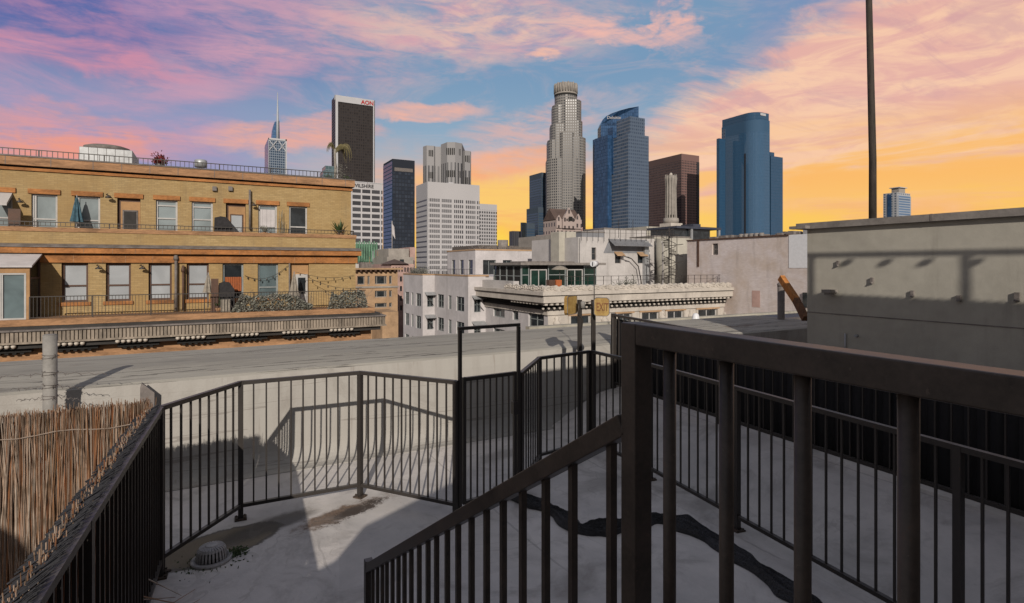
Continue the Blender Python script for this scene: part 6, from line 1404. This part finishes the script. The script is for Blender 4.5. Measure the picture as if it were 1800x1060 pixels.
    # lantern spire
    D = 260; pm = D/FPX; c = P(1179.5, HOR, D=D); t = thing('lantern_spire_tower', (c.x, c.y, GZ), 'pale ornate spire with flared fluted top in front of the brown tower', 'tower'); z = lambda y: P(1179.5, y, D=D).z
    mb = MB(); n = 12
    prof = [(8.2, 395), (8.0, 382), (7.6, 345), (7.4, 330), (8.2, 318), (9.2, 311), (8.6, 309)]; MB().lathe([(r*pm, z(y)-z(395)) for r, y in prof], (c.x, c.y, z(395)), 12).build('shaft', 'greige', t)
    for i in range(n):
        a = 2*math.pi*i/n; mb.tube([(c.x+r*pm*math.cos(a), c.y+r*pm*math.sin(a), z(y)) for r, y in ((9.2, 388), (8.4, 345), (8.2, 330), (9.4, 314), (9.6, 307))], [.35, .3, .3, .35, .12], 5)
    mb.build('fluted_ribs', 'greige', t); MB().lathe([(3*pm, 0), (2.5*pm, z(306)-z(311)), (.4, z(304)-z(311))], (c.x, c.y, z(311)), 8).build('finial', 'white2', t)
    MB().box(c.x-3.6, c.x+3.6, c.y-3.6, c.y+3.6, GZ, z(393)).build('base', 'white2', t); MB().lathe([(12.8*pm, 0), (13.8*pm, 1.2), (13*pm, 2.4), (9*pm, 2.6)], (c.x, c.y, z(393)), 12).build('gallery', 'greige', t)
    MB().box(c.x-13, c.x+10, c.y+2, c.y+18, GZ, z(399)).build('block', 'stucco', t)
    mb = MB()
    for i in range(12): a = 2*math.pi*(i+.5)/12; mb.box(c.x+8.1*pm*math.cos(a)-.25, c.x+8.1*pm*math.cos(a)+.25, c.y+8.1*pm*math.sin(a)-.25, c.y+8.1*pm*math.sin(a)+.25, z(390), z(378))
    mb.build('slots', 'dark', t)
    # big blue glass tower
    D = 690; m = fm('f_bigblue', (.04, .09, .16), (.032, .085, .16), 1.6, 1.4, 3.9, 3.5, rg=.06, top=14, var=.06, spec=.9); m2 = fm('f_bigblue2', (.022, .065, .12), (.02, .06, .12), 1.6, 1.4, 3.9, 3.5, rg=.08, var=.08, spec=.7)
    t, o = tower('tall_blue_glass_tower', 'tall smooth blue glass tower with rounded front corner and lower side wings', [dict(xl=1268.5, xc=1329, xr=1353, y=208, D=D, m=m, round=17), dict(xl=1269.5, xc=1326, xr=1351.5, y=195, D=D+3, m=m2, part='top_storey', round=14), dict(xl=1259.5, xc=1264, xr=1275, y=243, D=D+24, m=m2, part='left_wing'), dict(xl=1350, xc=1355, xr=1376, y=274, D=D+16, m=m2, part='right_wing')])
    X, X2, Y, Y2, zb, zt = o[0]; zz = zt-70; MB().box(X-.3, X-.01, fy(1311, X), fy(1308.5, X), zb, P(1309, 270, X=X).z).build('dark_slot', 'ink', t); MB().box(X-.3, X-.01, fy(1275, X), fy(1268.8, X), zb, zt-3).build('grey_edge', m_r, t)
    MB().box(X2-14, X2-4, Y+2.5, Y+2.9, zt+6, zt+9).build('top_sign_panel', 'aframe', t)
    X, X2, Y, Y2, zb, zt = o[3]; MB().box(X+4, X+12, Y+4, Y+12, zt, zt+6).build('lift_house', m2, t)
    # small tower at right
    m = fm('f_right', (.36, .37, .39), (.05, .07, .10), 4.6, 2.2, 3.4, 1.9); m2 = fm('f_right2', (.30, .33, .38), (.06, .11, .19), 30, 28, 3.4, 2.1)
    t, o = tower('white_residential_tower', 'small white and blue residential tower with flared roof canopy at far right', [dict(xl=1552.5, xc=1577, xr=1600, y=338, D=760, m=m), dict(xl=1567, xc=1580, xr=1591, y=330, D=765, m=M['greige'], part='roof_house')])
    X, X2, Y, Y2, zb, zt = o[0]; MB().box(X+1, X2-.5, Y-1.2, Y-.05, zb, zt-4).build('curved_front', m2, t); MB().box(X-.6, X-.05, fy(1567, X), fy(1560, X), zb, zt-2).build('blue_strip', m_b, t)
    X, X2, Y, Y2, zb, zt = o[1]; mb = MB(); mb.box(X-2, X2+2, Y-2, Y2+2, zt, zt+1); mb.build('roof_canopy', 'aframe', t)
    # gabled pink hotel block
    D = 210; t = thing('gabled_pink_building', tuple(P(1000, HOR, D=D))[:2]+(GZ,), 'pink gabled building with steep brown roof at the foot of the round tower', 'building'); c = P(980, HOR, D=D); Y = c.y+2; X = fx(977, Y); X2 = fx(1021, Y)
    z = lambda y: P(1000, y, Y=Y).z; mP = fm('f_pink', (.38, .31, .285), (.05, .04, .04), 1.9, .8, 3.1, 1.5); 
    MB().box(X, X2, Y, Y+9, GZ, z(388)).build('wall', mP, t, uvo=(X, Y, z(388))); w = X2-X
    def gable(a, b, yt, nm, d=.6):
        m_ = (a+b)/2; MB().extr([(a, z(388)-3), (b, z(388)-3), (b, z(387)), (m_, z(yt)), (a, z(387))], Y-d, Y-.02, axis='Y').build(nm, mP, t)
    gable(X+w*.22, X+w*.72, 365.5, 'main_gable', 1.0); gable(X, X+w*.2, 379, 'side_gable'); gable(X+w*.74, X2, 375, 'side_gable')
    MB().extr([(Y, z(387)), (Y+4.5, z(366)), (Y+9, z(387))], X-.2, X2+.2).build('steep_roof', 'roofbrown', t)
    mb = MB(); mb.box(X+w*.45, X+w*.6, Y-1.05, Y-1.001, z(389), z(381)); mb.box(X+w*.36, X+w*.41, Y-1.05, Y-1.001, z(389), z(385)); mb.box(X+w*.64, X+w*.69, Y-1.05, Y-1.001, z(389), z(385)); mb.build('gable_windows', 'dark', t)
    MB().box(X-1.6, X2+1.2, Y+1, Y+12, GZ, z(412)).build('wing', mP, t); MB().box(X2, X2+1.6, Y+1, Y+12, GZ, z(398)).build('wing', 'pinkstone', t)
skyline()
GROUPS = {'closed_umbrella': 'closed umbrellas on the yellow building terraces', 'metal_fence': 'black metal railings on the lower roof', 'sign_post': 'pair of sign posts', 'covered_grill': 'covered grills on the terraces', 'wall_lamp': 'wall lamps on the yellow building', 'wall_vent': 'pair of vent hoods', 'potted_plant': 'potted plants on the terraces', 'drain_pipe': 'pipes on the yellow building wall', 'terrace_railing': 'railings of the yellow building', 'ivy_screen': 'ivy on the terrace railing', 'roof_shaft': 'pair of pale roof shafts', 'roof_shrub': 'shrubs on the roof corner', 'reed_screen': 'reed screens at lower left'}
for o in bpy.data.objects:
    if o.parent is None and 'category' in o and o.name.split('.')[0] in GROUPS: o['group'] = GROUPS[o.name.split('.')[0]]
    if o.parent is None and o.get('category') == 'tower': o['group'] = 'skyline towers'
for o in bpy.data.objects:
    for k in ('_w', '_info'):
        if k in o: del o[k]
